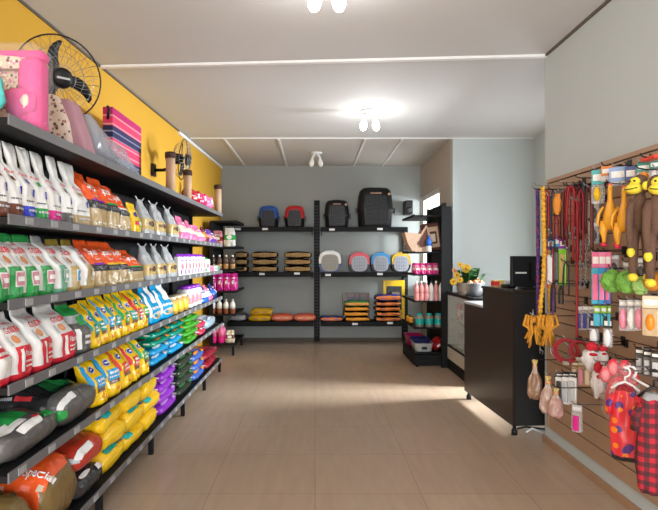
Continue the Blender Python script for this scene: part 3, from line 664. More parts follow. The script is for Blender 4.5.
place_sack(rust_sack(), 0, 2.64, .131, 'rust red sack lying on the charcoal sack, bottom shelf', 'big sacks on the bottom shelf')
ch = sack_plain(.36, .31, .13, dark, 24, white, olive); place_sack(ch, 0, 2.64, 0, 'charcoal and white sack under the rust red sack', 'big sacks on the bottom shelf')
def yellow_sack(seed, lab, var):
    t = thing('food_sack', '', 'pet food sack'); s = Sack(.37, .35, .125, seed, .02); s.body([(1, yellow)], 'sack_body', t)
    if var == 0:
        mb = MB(); s.patch(.05, .20, PI*.40, PI*.62, lab, mb); s.patch(.1, .34, PI*.22, PI*.40, lab, mb); mb.build('teal_patch', t)
        mb = MB(); s.patch(.50, .92, PI*.45, PI*.80, brpic, mb); mb.build('food_picture', t)
    elif var == 1:
        mb = MB(); s.patch(.30, .52, PI*.68, PI*.92, lab, mb); s.patch(.02, .10, PI*.55, PI*.8, lab, mb); mb.build('teal_patch', t)
        mb = MB(); s.patch(.60, .95, PI*.30, PI*.60, brpic, mb); mb.build('food_picture', t)
    else:
        mb = MB(); s.patch(.16, .30, PI*.30, PI*.55, lab, mb); s.patch(.55, .8, PI*.60, PI*.95, lab, mb); mb.build('teal_patch', t)
        mb = MB(); s.oval(.55, PI*.42, .16, .3, brpic, mb); mb.build('food_picture', t)
    mb = MB(); c = [.26, .14, .40][var]; s.oval(c, PI*.84, .055, .2, white, mb, .005); s.oval(c, PI*.84, .045, .16, film('logo_blue', (0,0,0)), mb, .009); s.patch(c-.03, c+.03, PI*.83, PI*.85, whitetxt, mb, .012, 1, 1); mb.build('oval_logo', t); return t
ys = [yellow_sack(31, teal, 0), yellow_sack(32, film('aqua', (.0,.42,.42)), 1), yellow_sack(35, teal, 2)]
for j, (yc, w_) in enumerate(((2.96, 'nearest'), (3.30, 'second'), (3.65, 'farthest'))):
    for i in range(3): place_sack(ys[(i*2+j) % 3], 0, yc+[.0, .02, -.015][i], i*.111, 'yellow dog food sack, %s in the %s yellow pile on the bottom shelf' % (['lowest','middle','highest'][i], w_), 'yellow sacks on the bottom shelf', random.uniform(-.09, .09), -.012, (1, 1, [1, 1.04, 1.10][i]))
pu = sack_plain(.36, .46, .082, purple, 41, film('lilac', (.50,.25,.65)), orng); stack(pu, 0, 4.08, 4, .081, 'purple sack on the bottom shelf', 'purple sacks on the bottom shelf')
bo = sack_plain(.36, .50, .082, film('black_pack', (.02,.03,.02)), 42, film('forest', (.05,.22,.06)), orng); stack(bo, 0, 4.62, 4, .081, 'black and green sack with orange mark on the bottom shelf', 'black sacks on the bottom shelf')
bl = sack_plain(.36, .46, .09, film('denim', (.05,.12,.42)), 43, orng, white); stack(bl, 0, 5.14, 3, .089, 'denim blue sack with orange label on the bottom shelf', 'blue sacks on the bottom shelf')
bg = sack_plain(.37, .62, .09, maroon, 44, film('wine', (.42,.03,.08)), None); stack(bg, 0, 5.75, 2, .089, 'wine red sack at the far end of the bottom shelf', 'wine red sacks on the bottom shelf')

# ------------------------------------------------------------------ goods of the far left rack (ends face the viewer)
def z2(k): return ZS[k]+.0075
def far_row(proto, k, xs, ys, what, group, rz=-PI/2, sc=None):
    n = 0
    for j, y in enumerate(ys):
        for i, x in enumerate(xs):
            lab = '%s, %s from the aisle%s' % (what, ['first','second','third','fourth','fifth','sixth'][len(xs)-1-i], '' if len(ys) == 1 else [', near row', ', back row'][j])
            put(proto, (x, y, z2(k)), lab, rz, group, sc)
mg = pouch(.085, .05, .24, film('fuchsia', (.60,.01,.25)), film('fuchsia', (.6,.01,.25)), 50, 'pouch_body')
far_row(mg, 2, [-1.40+i*.092 for i in range(4)], [7.30, 7.42], 'fuchsia pouch on the far left rack', 'fuchsia pouches on the far left rack')
def bottle(m, m2, cap, r, h, name='bottle', cat='bottle'):
    t = thing(name, '', cat); MB().lathe([(r*.9, 0), (r, .006), (r, h*.35), (r, h*.36)], m2, 14).build('bottle_base', t)
    MB().lathe([(r, h*.361), (r, h*.62), (r*.8, h*.75), (r*.35, h*.84), (r*.33, h*.88)], m, 14).build('bottle_shoulder', t)
    MB().lathe([(r*.42, h*.88), (r*.45, h*.89), (r*.42, h*.99), (r*.35, h)], cap, 12).build('cap', t); return t
bb = bottle(white, film('cocoa', (.24,.07,.03)), grey, .036, .20)
far_row(bb, 1, [-1.40+i*.09 for i in range(4)], [7.27], 'white and cocoa bottle, far left rack', 'two tone bottles on the far left rack')
dk = bottle(film('smoked', (.12,.08,.07)), film('amber_brown', (.45,.25,.10)), white, .036, .19)
far_row(dk, 3, [-1.40+i*.09 for i in range(4)], [7.27], 'dark and amber bottle, far left rack', 'dark bottles on the far left rack')
pk = bottle(pink, film('hot_pink', (.75,.02,.22)), white, .042, .25)
# bottom shelf of the far rack carries taller pink bottles
far_row(pk, 0, [-1.39+i*.1 for i in range(2)], [7.28, 7.42], 'hot pink bottle low on the far left rack', 'pink bottles on the far left rack')
cr = pouch(.13, .07, .17, cream, brown, 52); cr.name = 'treat_pouch'; put(cr, (-1.17, 7.30, z2(0)), 'cream pouch with brown middle beside the hot pink bottles', -PI/2)
wgp = pouch(.16, .09, .26, film('clear_white', (.70,.72,.70), .2), green, 53); put(wgp, (-1.17, 7.28, z2(4)), 'white crinkled pouch with green print at the aisle end, far left rack', -PI/2)
wg2 = pouch(.16, .09, .22, palepink, maroon, 54); put(wg2, (-1.34, 7.28, z2(4)), 'rose and maroon pouch beside the white crinkled pouch, far left rack', -PI/2)
# ------------------------------------------------------------------ on top of the left rack
ZT = zt(5)+.001
def Pt(px, py, x): Y = x*F0/(px-CX); return Vector((x, Y, CZ-(py-CY)/F0*Y))
floral = spots('floral_print_cloth', (.72,.50,.36), [(.16,.07,.08), (.70,.20,.32), (.85,.72,.50)], 42, .30); pinkcl = mat('pink_plush', (.80,.06,.27), .8, 0, .2, 20, .3, 60)
pawp = spots('paw_print_cloth', (.72,.60,.50), [(.12,.05,.05), (.35,.16,.16)], 34, .27); mauve = mat('mauve_cloth', (.42,.22,.26), .85, 0, .15, 12, .2, 50)
hound = stripes('houndstooth_cloth', (.22,.10,.11), (.03,.02,.025), 'Z', 70, .5, (.03,.02,.025), 'Y')
wrap = clearfilm('clear_wrap', (.9,.92,.95), .09)
# turquoise cushion at the edge of the frame
t = thing('pet_cushion', 'turquoise cushion edge at the near end of the rack top', 'pet cushion', (-1.30, 1.97, ZT))
MB().ell((0, 0, .11), (.15, .045, .11), mat('turquoise_cloth', (.10,.55,.52), .8, 0, .15, 20, .2, 50), 20, 14, wob=.1).build('cushion', t)
# pink box bed: standing on its side, open towards the viewer
t = thing('pet_bed', 'pink and floral padded pet bed standing upright in clear plastic', 'pet bed', (-1.225, 2.20, ZT), 0)
def slab(mb, x0, x1, y0, y1, z0, z1, m, r=.02): return mb.bbox(x0, x1, y0, y1, z0, z1, m, r, seg=3)
mb = MB(); slab(mb, .03, .125, -.09, .01, 0, .31, pinkcl, .03); slab(mb, -.22, .125, -.06, .01, .30, .345, pinkcl, .02); slab(mb, -.22, .125, -.09, .01, 0, .05, pinkcl, .02); mb.build('bed_rim', t)
mb = MB(); slab(mb, -.22, .04, -.04, .012, .04, .30, floral, .02); mb.build('bed_cushion', t)
mb = MB(); mb.prism([(-.22, .26), (.11, .255), (.07, .30), (-.22, .325)], -.085, -.0605, floral); mb.build('rim_lining', t)
mb = MB(); mb.ell((.05, -.085, .12), (.065, .03, .06), pinkcl, 14, 10, wob=.3); mb.ell((.075, -.105, .12), (.02, .012, .03), cream, 10, 6, wob=.4); mb.build('bow', t)
mb = MB(); mb.bbox(-.225, .135, -.125, .03, .002, .355, wrap, .03, seg=3); mb.build('plastic_wrap', t)
# paw print cushion bed standing
t = thing('pet_cushion', 'cream paw print and mauve cushion leaning behind the wall fan', 'pet cushion', (-1.205, 2.58, ZT))
mb = MB(); mb.prism([(-.12, 0), (.06, 0), (.035, .15), (-.015, .27), (-.06, .29), (-.12, .27)], -.06, .05, pawp); o = mb.build('cushion_front', t); md = o.modifiers.new('bevel', 'BEVEL'); md.width = .025; md.segments = 3
mb = MB(); mb.prism([(.04, 0), (.118, 0), (.09, .10), (.03, .265), (-.05, .27), (.0, .15)], -.045, .075, mauve); o = mb.build('cushion_back', t); md = o.modifiers.new('bevel', 'BEVEL'); md.width = .02; md.segments = 3
# houndstooth bed in a long pale plastic bag, wedge shaped
def wedge(prof, m, name, t, wob=.01, sd=0):      # prof [(y, half width x, height)]
    mb = MB(); n = 18; vs = []
    for y, a, h in prof:
        for j in range(n):
            an = 2*PI*j/n; c, q = math.cos(an), math.sin(an)
            w = 1+wob*14*noise.noise(Vector((y*5, c*1.3, q*1.3+sd)))
            vs.append(Vector((math.copysign(abs(c)**.75, c)*a*w, y, max(0, h/2+math.copysign(abs(q)**.75, q)*h/2*w))))
    k = len(prof); fs = [(i*n+j, i*n+(j+1)%n, (i+1)*n+(j+1)%n, (i+1)*n+j) for i in range(k-1) for j in range(n)] + [tuple(range(n)), tuple((k-1)*n+j for j in range(n))]
    mb.add(vs, fs, m, True); return mb.build(name, t)
t = thing('pet_bed', 'dark houndstooth pet bed lying in a pale plastic bag', 'pet bed', (-1.22, 2.99, ZT))
wedge([(-.26, .08, .15), (-.22, .10, .17), (0, .10, .11), (.2, .09, .05), (.24, .06, .02)], hound, 'bed_body', t)
wedge([(-.30, .09, .235), (-.27, .115, .25), (-.1, .12, .20), (.1, .12, .14), (.3, .11, .08), (.42, .10, .04), (.46, .08, .01)], clearfilm('pale_plastic_bag', (.50,.55,.62), .45), 'plastic_bag', t, .02, 3)
# red and navy patterned blanket standing against the wall
t = thing('pet_blanket', 'red and navy patterned folded blanket standing on the rack top', 'blanket', (-1.42, 3.93, ZT))
zig = stripes('red_knit', (.74,.04,.13), (.80,.45,.45), 'Z', 17, .18, (.45,.02,.12), 'Y', freq2=28); zig2 = stripes('navy_knit', (.02,.02,.10), (.35,.35,.5), 'Z', 22, .22, (.01,.01,.04), 'Y', freq2=28)
mb = MB(); z0 = 0
for i, (h, m) in enumerate(((.13, zig), (.08, zig2), (.11, zig), (.085, zig2), (.08, zig), (.045, mat('crimson_hem', (.50,.01,.14), .8)))):
    mb.bbox(-.035, .035, -.30, .30, z0, z0+h+.004, m, .004); z0 += h
mb.build('folded_cloth', t)
MB().tube([(.0, -.30, .45), (.02, -.325, .50), (.0, -.30, .535)], .01, plas_black, 6).build('strap', t)

# cat scratching posts
card = mat('beige_cardboard', (.48,.31,.19), .85, 0, .15, 30, .2, 80); fuzz = mat('brown_fuzz', (.07,.03,.02), .95, 0, .4, 60, 1, 120)
for i, (px, py, x, r) in enumerate(((170.5, 152, -1.16, .037), (187.5, 170, -1.16, .036), (221, 187, -1.12, .04))):
    Y = x*F0/(px-CX); ztop = CZ-(py-CY)/F0*Y; h = ztop-ZT
    t = thing('scratching_post', ['beige scratching post with brown top, nearest of three on rack top','beige scratching post with brown top, middle of three on rack top','beige scratching post standing behind the pink bundles'][i], 'scratching post', (x, Y if i < 2 else 6.12, ZT), 0, 'scratching posts on the rack top')
    MB().lathe([(r, 0), (r, h-.05)], card, 18).build('post', t)
    MB().lathe([(r*1.12, h-.052), (r*1.2, h-.03), (r*1.15, h-.005), (r*.8, h)], fuzz, 18).build('fuzzy_cap', t)
# pink bundles beyond the posts
wine = film('ruby', (.70,.03,.14), .2)
for i, (Y, s, m, n) in enumerate(((5.12, 1, film('deep_red', (.42,.01,.02)), 'deep red'), (5.42, 1.1, wine, 'ruby pink'), (5.78, 1.15, pink, 'rose pink'))):
    t = thing('toy_bundle', '%s plastic wrapped bundle behind the scratching posts on rack top' % n, 'bundle', (-1.20, Y, ZT), 0, 'wrapped bundles on the rack top')
    mb = MB(); mb.ell((0, 0, .075*s), (.08, .14, .074*s), m, 18, 12, wob=.5); mb.build('bundle', t)
    mb = MB(); mb.ell((.05, .02, .085*s), (.035, .06, .035*s), whitetxt, 10, 8, wob=.6); mb.build('white_tie', t)

# ------------------------------------------------------------------ wall fans
def wall_fan(label, hub, R, az, tilt, wallx, blade_rot):
    t = thing('wall_fan', label, 'fan', hub)
    # local: fan axis = +X rotated by az about Z, tilted down
    M = Matrix.Rotation(az, 4, 'Z') @ Matrix.Rotation(tilt, 4, 'Y')
    def P(x, y, z): return M @ Vector((x, y, z))
    ring = lambda r, x, n=40: [P(x, r*math.cos(2*PI*i/n), r*math.sin(2*PI*i/n)) for i in range(n+1)]
    mb = MB(); mb.tube(ring(R, 0), .0042, plas_black, 6, False)
    for r, x in ((R*.75, .045), (R*.5, .062), (R*.3, .068)): mb.tube(ring(r, x), .0012, wire, 4, False)
    for i in range(36):
        a = 2*PI*i/36; b = a+.35
        mb.tube([P(.07, .05*math.cos(a), .05*math.sin(a)), P(.062, R*.5*math.cos((a+b)/2), R*.5*math.sin((a+b)/2)), P(.045, R*.78*math.cos(b), R*.78*math.sin(b)), P(0, R*math.cos(b), R*math.sin(b))], .0011, wire, 4, False)
    mb.build('front_guard', t)
    mb = MB(); mb.tube(ring(R*.7, -.07), .0015, wire, 4, False)
    for i in range(24):
        a = 2*PI*i/24
        mb.tube([P(-.09, .04*math.cos(a), .04*math.sin(a)), P(-.07, R*.7*math.cos(a), R*.7*math.sin(a)), P(0, R*math.cos(a), R*math.sin(a))], .0012, wire, 4, False)
    mb.build('rear_guard', t)
    mb = MB()
    for i in range(3):
        th = blade_rot+i*2*PI/3; vs = []; n = 9
        for j in range(n):
            u = j/(n-1); r = .03+u*(R*.88-.03); sw = th-.45*u*u; hw = (.019+.013*math.sin(PI*min(1, u*1.02)**.8))*(1 if u < .9 else .6)
            for s_ in (-1, 1):
                for dz in (-.0015, .0015):
                    vs.append(P(.012*s_*(1-u*.4)+dz+.0, r*math.cos(sw)-s_*hw*math.sin(sw), r*math.sin(sw)+s_*hw*math.cos(sw)))
        fs = []
        for j in range(n-1):
            o = j*4
            fs += [(o, o+2, o+6, o+4), (o+1, o+5, o+7, o+3), (o, o+4, o+5, o+1), (o+2, o+3, o+7, o+6)]
        fs += [(0, 1, 3, 2), (n*4-4, n*4-2, n*4-1, n*4-3)]
        b = MB(); b.add(vs, fs, plas_black, True); b.build('blade', t)
    hm = M.to_3x3() @ Matrix.Rotation(PI/2, 3, 'Y')
    MB().lathe([(.052, .03), (.054, .055), (.05, .07), (.03, .078), (.001, .079)], plas_black, 24, M=hm).build('centre_cap', t)
    mb = MB(); mb.add([P(.0805, y, z) for y, z in ((-.032, -.005), (.032, -.005), (.032, .005), (-.032, .005))], [(0, 1, 2, 3)], ltgrey); mb.build('cap_lettering', t)
    MB().lathe([(.035, 0), (.05, -.01), (.055, -.09), (.045, -.15), (.02, -.17)], plas_black, 20, M=hm).build('motor_housing', t)
    e = P(-.12, 0, -.02); mb = MB(); wx = wallx-hub[0]
    mb.tube([e, e+Vector((0, 0, -.08)), Vector((e.x*.6+wx*.4, e.y, e.z-.10)), Vector((wx+.03, e.y+.0, e.z-.10))], [.018, .02, .016, .016], plas_black, 10); mb.box(wx+.0, wx+.03, e.y-.04, e.y+.04, e.z-.16, e.z-.04, plas_black); mb.build('wall_bracket', t)
    return t
hub = (-1.352, 2.80, 2.285)
wall_fan('black wall fan with round wire guard facing down the aisle, nearest the viewer', hub, .215, -PI/2+.72, .25, lw(2.8)+.002, 2.05)
wall_fan('black wall fan seen edge on behind the beige scratching posts', (-1.30, 5.22, 2.30), .20, .06, .12, lw(5.2)+.002, .6)

# ------------------------------------------------------------------ back wall goods
YB = 8.05
def bx(px, Y=8.2): return (px-CX)/F0*Y
def carrier(label, px, z, W, H, topm, botm, y=8.22, D=.3, knob=None, doorpale=False):
    t = thing('pet_carrier', label, 'pet carrier', (bx(px, y-D/2), y, z), 0, 'pet carriers on the back wall')
    mb = MB(); h = H*.45
    # lower tub, tapering down, open front
    def ring(w, d, z, n=28, ex=4.0): return [Vector((math.copysign(abs(math.cos(2*PI*i/n))**(2/ex), math.cos(2*PI*i/n))*w/2, math.copysign(abs(math.sin(2*PI*i/n))**(2/ex), math.sin(2*PI*i/n))*d/2, z)) for i in range(n)]
    def loft(mb, rs, m):
        n = len(rs[0]); vs = [v for r in rs for v in r]; fs = [(i*n+j, i*n+(j+1)%n, (i+1)*n+(j+1)%n, (i+1)*n+j) for i in range(len(rs)-1) for j in range(n)]
        fs += [tuple(range(n-1, -1, -1)), tuple((len(rs)-1)*n+j for j in range(n))]; mb.add(vs, fs, m, True)
    loft(mb, [ring(W*.84, D*.84, 0), ring(W*.9, D*.9, .01), ring(W*.98, D*.96, h-.02), ring(W*1.06, D*1.03, h-.015), ring(W*1.06, D*1.03, h)], botm); mb.build('lower_tub', t)
    mb = MB(); loft(mb, [ring(W*1.04, D*1.02, h+.001), ring(W*1.0, D*.98, h+.02), ring(W*.93, D*.93, H*.80), ring(W*.86, D*.88, H*.93), ring(W*.70, D*.75, H)], topm); mb.build('upper_shell', t)
    mb = MB(); mb.prism([(-W*.30, H*.08), (W*.30, H*.08), (W*.34, h), (W*.28, H*.80), (-W*.28, H*.80), (-W*.34, h)], -D/2-.012, -D/2+.02, plas_black if not doorpale else mat('pale_door_recess', (.25,.27,.3), .5)); dr = mb.build('door_frame', t)
    mb = MB(); gm = wire if doorpale else mat('dark_wire', (.05,.05,.055), .4, .5)
    for i in range(7): x = -W*.26+W*.52*i/6; mb.tube([(x, -D/2-.016, H*.1), (x, -D/2-.016, H*.78)], .0025, gm, 5)
    for i in range(7): zz = H*.14+H*.6*i/6; mb.tube([(-W*.28, -D/2-.018, zz), (W*.28, -D/2-.018, zz)], .0025, gm, 5)
    mb.build('wire_door', dr)
    mb = MB(); mb.tube([(-W*.18, 0, H-.004), (-W*.16, 0, H+.012), (W*.16, 0, H+.012), (W*.18, 0, H-.004)], .008, topm, 8); mb.build('carry_handle', t)
    mb = MB(); mb.box(-W*.15, W*.15, -D/2*.93-.006, -D/2*.9, H*.84, H*.88, botm if topm != plas_black else mat('bronze_badge', (.30,.16,.08), .4)); mb.build('badge', t)
    for s_ in (-1, 1): MB().box(s_*W*.53-.012, s_*W*.53+.012, -D*.25, -D*.1, h-.05, h+.03, botm).build('side_clip', t)
    if knob: MB().lathe([(.02, 0), (.02, .01), (.012, .014)], mat('bronze_seal', (.55,.30,.18), .4), 14, (W*.36, -D/2*.93-.002, H*.84), M=Matrix.Rotation(PI/2, 3, 'X')).build('round_sticker', t)
    return t
pb = mat('blue_plastic', (.015,.09,.40), .35); pr_ = mat('red_plastic', (.55,.015,.02), .35); tub = mat('dark_grey_plastic', (.012,.012,.014), .45)
carrier('blue and black pet carrier on the top back shelf', 268, 1.787, .31, .33, pb, tub)
carrier('red and black pet carrier on the top back shelf', 294.5, 1.787, .31, .33, pr_, tub)
carrier('smaller all black pet carrier on the top back shelf', 337, 1.787, .38, .42, plas_black, tub, knob=1)
carrier('largest all black pet carrier on the top back shelf', 376, 1.787, .55, .61, plas_black, tub, knob=1, D=.34)
# small round front carriers on the middle shelf
def pod(label, px, z, W, H, topm, botm, cage):
    y = 8.22; D = .26
    t = thing('pet_carrier', label, 'pet carrier', (bx(px, 8.08), y, z), 0, 'small pet carriers on the middle back shelf')
    def outline(s, n=24, lo=0, hi=None):
        pts = []
        for i in range(n):
            a = 2*PI*i/n; x = math.copysign(abs(math.cos(a))**(.62), math.cos(a))*W/2*s; zz = H/2+math.copysign(abs(math.sin(a))**(.72), math.sin(a))*H/2*s; pts.append((x, zz))
        return pts
    def shell(m, lo, hi, nm, s=1):
        mb = MB(); o = [(x, min(max(zz, lo), hi)) for x, zz in outline(s)]
        mb.prism(o, -D/2, D/2, m, smooth=False); return mb.build(nm, t)
    shell(botm, 0, H*.42, 'lower_tub'); shell(topm, H*.421, H, 'upper_shell', 1.0)
    mb = MB(); o = [(x*.78, H*.46+(zz-H/2)*.78) for x, zz in outline(1)]; mb.prism(o, -D/2-.012, -D/2+.005, cage); dr = mb.build('cage_front', t)
    mb = MB(); gm = mat('door_bars', (.25,.27,.32), .5)
    for i in range(5): x = -W*.24+W*.48*i/4; mb.box(x-.003, x+.003, -D/2-.016, -D/2-.012, H*.14, H*.78, gm)
    for i in range(4): zz = H*.2+H*.5*i/3; mb.box(-W*.27, W*.27, -D/2-.015, -D/2-.012, zz-.003, zz+.003, gm)
    mb.build('bars', dr)
    MB().tube([(-W*.2, 0, H-.006), (-W*.18, 0, H+.012), (W*.18, 0, H+.012), (W*.2, 0, H-.006)], .007, topm, 8).build('carry_handle', t)
    return t
cg = mat('grey_cage_plastic', (.42,.44,.50), .5)
pod('grey doored carrier with white top and navy base on the middle back shelf', 330, 1.10, .34, .33, plas_white, mat('navy_plastic', (.015,.03,.22), .4), mat('khaki_cage', (.35,.32,.25), .5))
pod('small carrier with pink red top on the middle back shelf', 359.5, 1.10, .31, .30, mat('coral_plastic', (.75,.06,.09), .4), tub, cg)
pod('small carrier with sky blue top on the middle back shelf', 381, 1.10, .29, .30, mat('sky_plastic', (.03,.30,.65), .4), tub, cg)
pod('small carrier with yellow top on the middle back shelf', 401.5, 1.10, .29, .30, mat('yellow_plastic', (.80,.50,.05), .4), tub, cg)
# brown packs, three columns of three
def flatpack(W, D, H, m, edge, lab, seed):
    t = thing('food_pack', '', 'pet food pack', (0,0,0), -PI/2); s = Sack(D, W, H, seed, .01); s.body([(1, m)], 'pack_body', t)
    mb = MB(); s.end(-.93, .93, -.62, .66, edge, mb, .006); mb.build('end_label', t)
    if lab: mb = MB(); s.end(-.6, -.1, -.2, .25, lab, mb, .010); s.end(.1, .6, -.15, .3, lab, mb, .010); mb.build('printed_marks', t)
    return t
bp_ = flatpack(.45, .32, .108, film('kibble_black', (.025,.018,.015)), spots('kibble_window', (.40,.24,.09), [(.20,.10,.04), (.55,.38,.16)], 60, .35), None, 71)
for j, px in enumerate((240.5, 264, 297.5)):
    for i in range(3):
        put(bp_, (bx(px, 8.07), 8.07, 1.101+i*.108), 'brown kibble pack, %s of the %s pile on the middle back shelf' % (['bottom','middle','top'][i], ['left','centre','right'][j]), -PI/2, 'brown kibble packs on the middle back shelf', (1, [.45, .93, .95][j], 1))
# lower back shelf
zl = .351
t = flatpack(.26, .3, .13, smoke, grey, cream, 72); put(t, (bx(237.5, 8.08), 8.07, zl), 'small smoky grey pack at the left end of the lowest back shelf', -PI/2)
yp = flatpack(.34, .32, .10, yellow, film('amber', (.85,.42,.02)), dgreen, 73)
for i in range(2): put(yp, (bx(259.5, 8.08)+(.02 if i else 0), 8.07, zl+i*.099), 'bright yellow pack, %s of two on the lowest back shelf' % ['lower','upper'][i], -PI/2, 'yellow packs on the lowest back shelf')
op = flatpack(.33, .32, .115, film('coral_pack', (.80,.12,.05)), film('coral_light', (.85,.22,.12)), cream, 74)
put(op, (bx(282, 8.08), 8.07, zl), 'coral orange pack beside the yellow packs on the lowest back shelf', -PI/2, 'coral packs on the lowest back shelf')
put(op, (bx(304.5, 8.08), 8.07, zl), 'coral orange pack beside the central post, lowest back shelf', -PI/2, 'coral packs on the lowest back shelf')
oo = flatpack(.35, .32, .078, film('black_orange', (.03,.025,.02)), film('bright_orange', (.88,.25,.04)), navy, 75)
og = flatpack(.39, .32, .078, film('black_orange', (.03,.025,.02)), film('amber_orange', (.90,.36,.03)), None, 76)
ob = flatpack(.35, .32, .095, film('indigo', (.02,.04,.30)), film('bright_orange', (.88,.25,.04)), film('bright_blue', (.02,.08,.6)), 77)
put(ob, (bx(331.5, 8.08), 8.07, zl), 'single low orange and blue pack right of the central post', -PI/2, None, (1, 1, .85))
for i in range(3): put(og, (bx(357, 8.08)+[.01,-.01,.0][i], 8.07, zl+i*.078), 'amber orange pack, %s of the three below the picture box' % ['bottom','middle','top'][i], -PI/2, 'amber packs on the lowest back shelf')
tg = flatpack(.39, .32, .075, green, film('amber_orange', (0,0,0)), white, 78); put(tg, (bx(357, 8.08), 8.07, zl+.234), 'green and amber pack lying on the amber pile, lowest back shelf', -PI/2)
for i in range(4): put(oo, (bx(388.5, 8.08)+[.0,.01,-.01,.0][i], 8.07, zl+i*.078), 'orange ended black pack, %s of the right pile on the lowest back shelf' % ['bottom','second','third','fourth'][i], -PI/2, 'orange packs on the lowest back shelf', (1, 1.13, 1))
put(ob, (bx(388.5, 8.08), 8.07, zl+.312), 'orange and blue pack topping the right pile, lowest back shelf', -PI/2, None, (1, 1.13, 1.1))
def picture_box(label, px, y, z, W, H, D, m, m2):
    t = thing('product_box', label, 'box', (bx(px, y), y+D/2, z)); MB().bbox(-W/2, W/2, -D/2, D/2, 0, H, m, .004).build('carton', t)
    mb = MB(); mb.box(-W*.36, W*.36, -D/2-.003, -D/2, H*.25, H*.85, m2).box(-W*.1, W*.25, -D/2-.005, -D/2-.002, H*.4, H*.7, film('pet_picture', (.35,.25,.18))).box(-W*.45, W*.3, -D/2-.004, -D/2, H*.05, H*.16, cream); mb.build('printed_front', t)
picture_box('dark picture carton standing behind the amber packs', 356, 8.40, zl, .42, .42, .06, film('carton_brown', (.10,.04,.03)), dark)
picture_box('yellow carton with black picture behind the right orange pile', 394, 8.40, zl, .34, .62, .06, yellow, dark)
# small speaker on the top shelf at the right
t = thing('loudspeaker', 'small black loudspeaker on the wall above the right shelves', 'speaker', (1.46, 8.3, 2.0)); MB().bbox(-.06, .06, -.08, .17, 0, .22, plas_black, .01).build('cabinet', t); MB().lathe([(.04, 0), (.045, .004), (.03, .008)], tub, 16, (0, -.08, .07), M=Matrix.Rotation(PI/2, 3, 'X')).build('cone', t)
# ------------------------------------------------------------------ right rack goods (x 1.21 .. 1.60, y 6.46 .. 7.46)
ZR = [.17, .475, .80, 1.125, 1.40, 1.85]
def zr(k): return ZR[k]+.004
t = thing('pet_bed', 'beige felt pet cave with dark brown mouth on the right rack', 'pet bed', (1.30, 6.62, zr(4)), 0)
felt = mat('beige_felt', (.56,.38,.27), .9, 0, .15, 14, .4, 70); dfelt = mat('brown_felt', (.10,.035,.025), .9, 0, .2, 14, .4, 70)
mb = MB(); mb.prism([(-.10, 0), (.12, 0), (.14, .14), (.07, .33), (-.0, .22), (-.20, .24), (-.16, .10)], -.12, .14, felt); mb.build('cave_wall', t)
mb = MB(); mb.prism([(.0, .05), (.1, .08), (.07, .29), (.02, .20), (-.04, .10)], -.13, -.115, dfelt); mb.build('cave_mouth', t)
t = thing('pet_bed', 'square beige and brown pet bed standing on edge, right rack', 'pet bed', (1.47, 6.66, zr(4)), -.1)
mb = MB(); M = Matrix.Rotation(-.12, 4, 'Y')
mb.bbox(-.10, .12, -.10, .10, .012, .36, dfelt, .03, M, 3); mb.build('bed_frame', t)
mb = MB(); mb.bbox(-.075, .095, -.118, -.09, .05, .31, felt, .012, M, 3); mb.build('side_panel', t)
mb = MB(); mb.bbox(-.045, .065, -.135, -.115, .10, .25, dfelt, .008, M, 3); q = mb.build('inner_border', t)
mb = MB(); mb.bbox(-.028, .048, -.15, -.134, .12, .22, mat('cream_cushion', (.62,.52,.40), .9), .008, M, 3); mb.build('cushion', t)
bl2 = bottle(blue, white, blue, .034, .20); put(bl2, (1.395, 6.49, zr(4)), 'blue bottle with white base between the two beds, right rack', 0)
mp = pouch(.075, .045, .135, film('raspberry', (.62,.03,.20)), palepink, 81)
for i in range(4):
    for j in range(2): put(mp, (1.25+i*.075, 6.50+j*.16, zr(3)), 'raspberry pouch on the right rack, %s from the aisle, %s row' % (['first','second','third','fourth'][i], ['near','far'][j]), -PI/2, 'raspberry pouches on the right rack')
pb_ = [bottle(film('rose_bottle', (.70,.28,.27)), film('rose_bottle', (0,0,0)), white, .030, .245), bottle(white, film('pearl', (.70,.66,.66)), plas_black, .030, .25)]
for i in range(6):
    put(pb_[1 if i >= 3 and i != 4 else 0], (1.245+i*.060, 6.50, zr(2)), ['rose shampoo bottle nearest the aisle on the right rack','second rose shampoo bottle from the aisle on the right rack','third rose shampoo bottle from the aisle on the right rack','white shampoo bottle beside the rose bottles, right rack','rose shampoo bottle between two white bottles, right rack','white shampoo bottle farthest from the aisle, right rack'][i], 0, 'shampoo bottles on the right rack')
tj = jar(film('clear_tan', (.25,.20,.16), .2), teal, .05, .17, lab=teal)
for i in range(3): put(tj, (1.29+i*.115, 6.53, zr(1)), 'teal lidded jar on the right rack, %s from the aisle' % ['first','second','third'][i], 0, 'teal lidded jars on the right rack')
yj = jar(yellow, plas_black, .032, .09, lab=orng); put(yj, (1.26, 6.95, zr(1)), 'small yellow jar at the aisle edge of the right rack', 0); put(yj, (1.26, 7.12, zr(1)), 'small yellow jar further back on the right rack', 0)
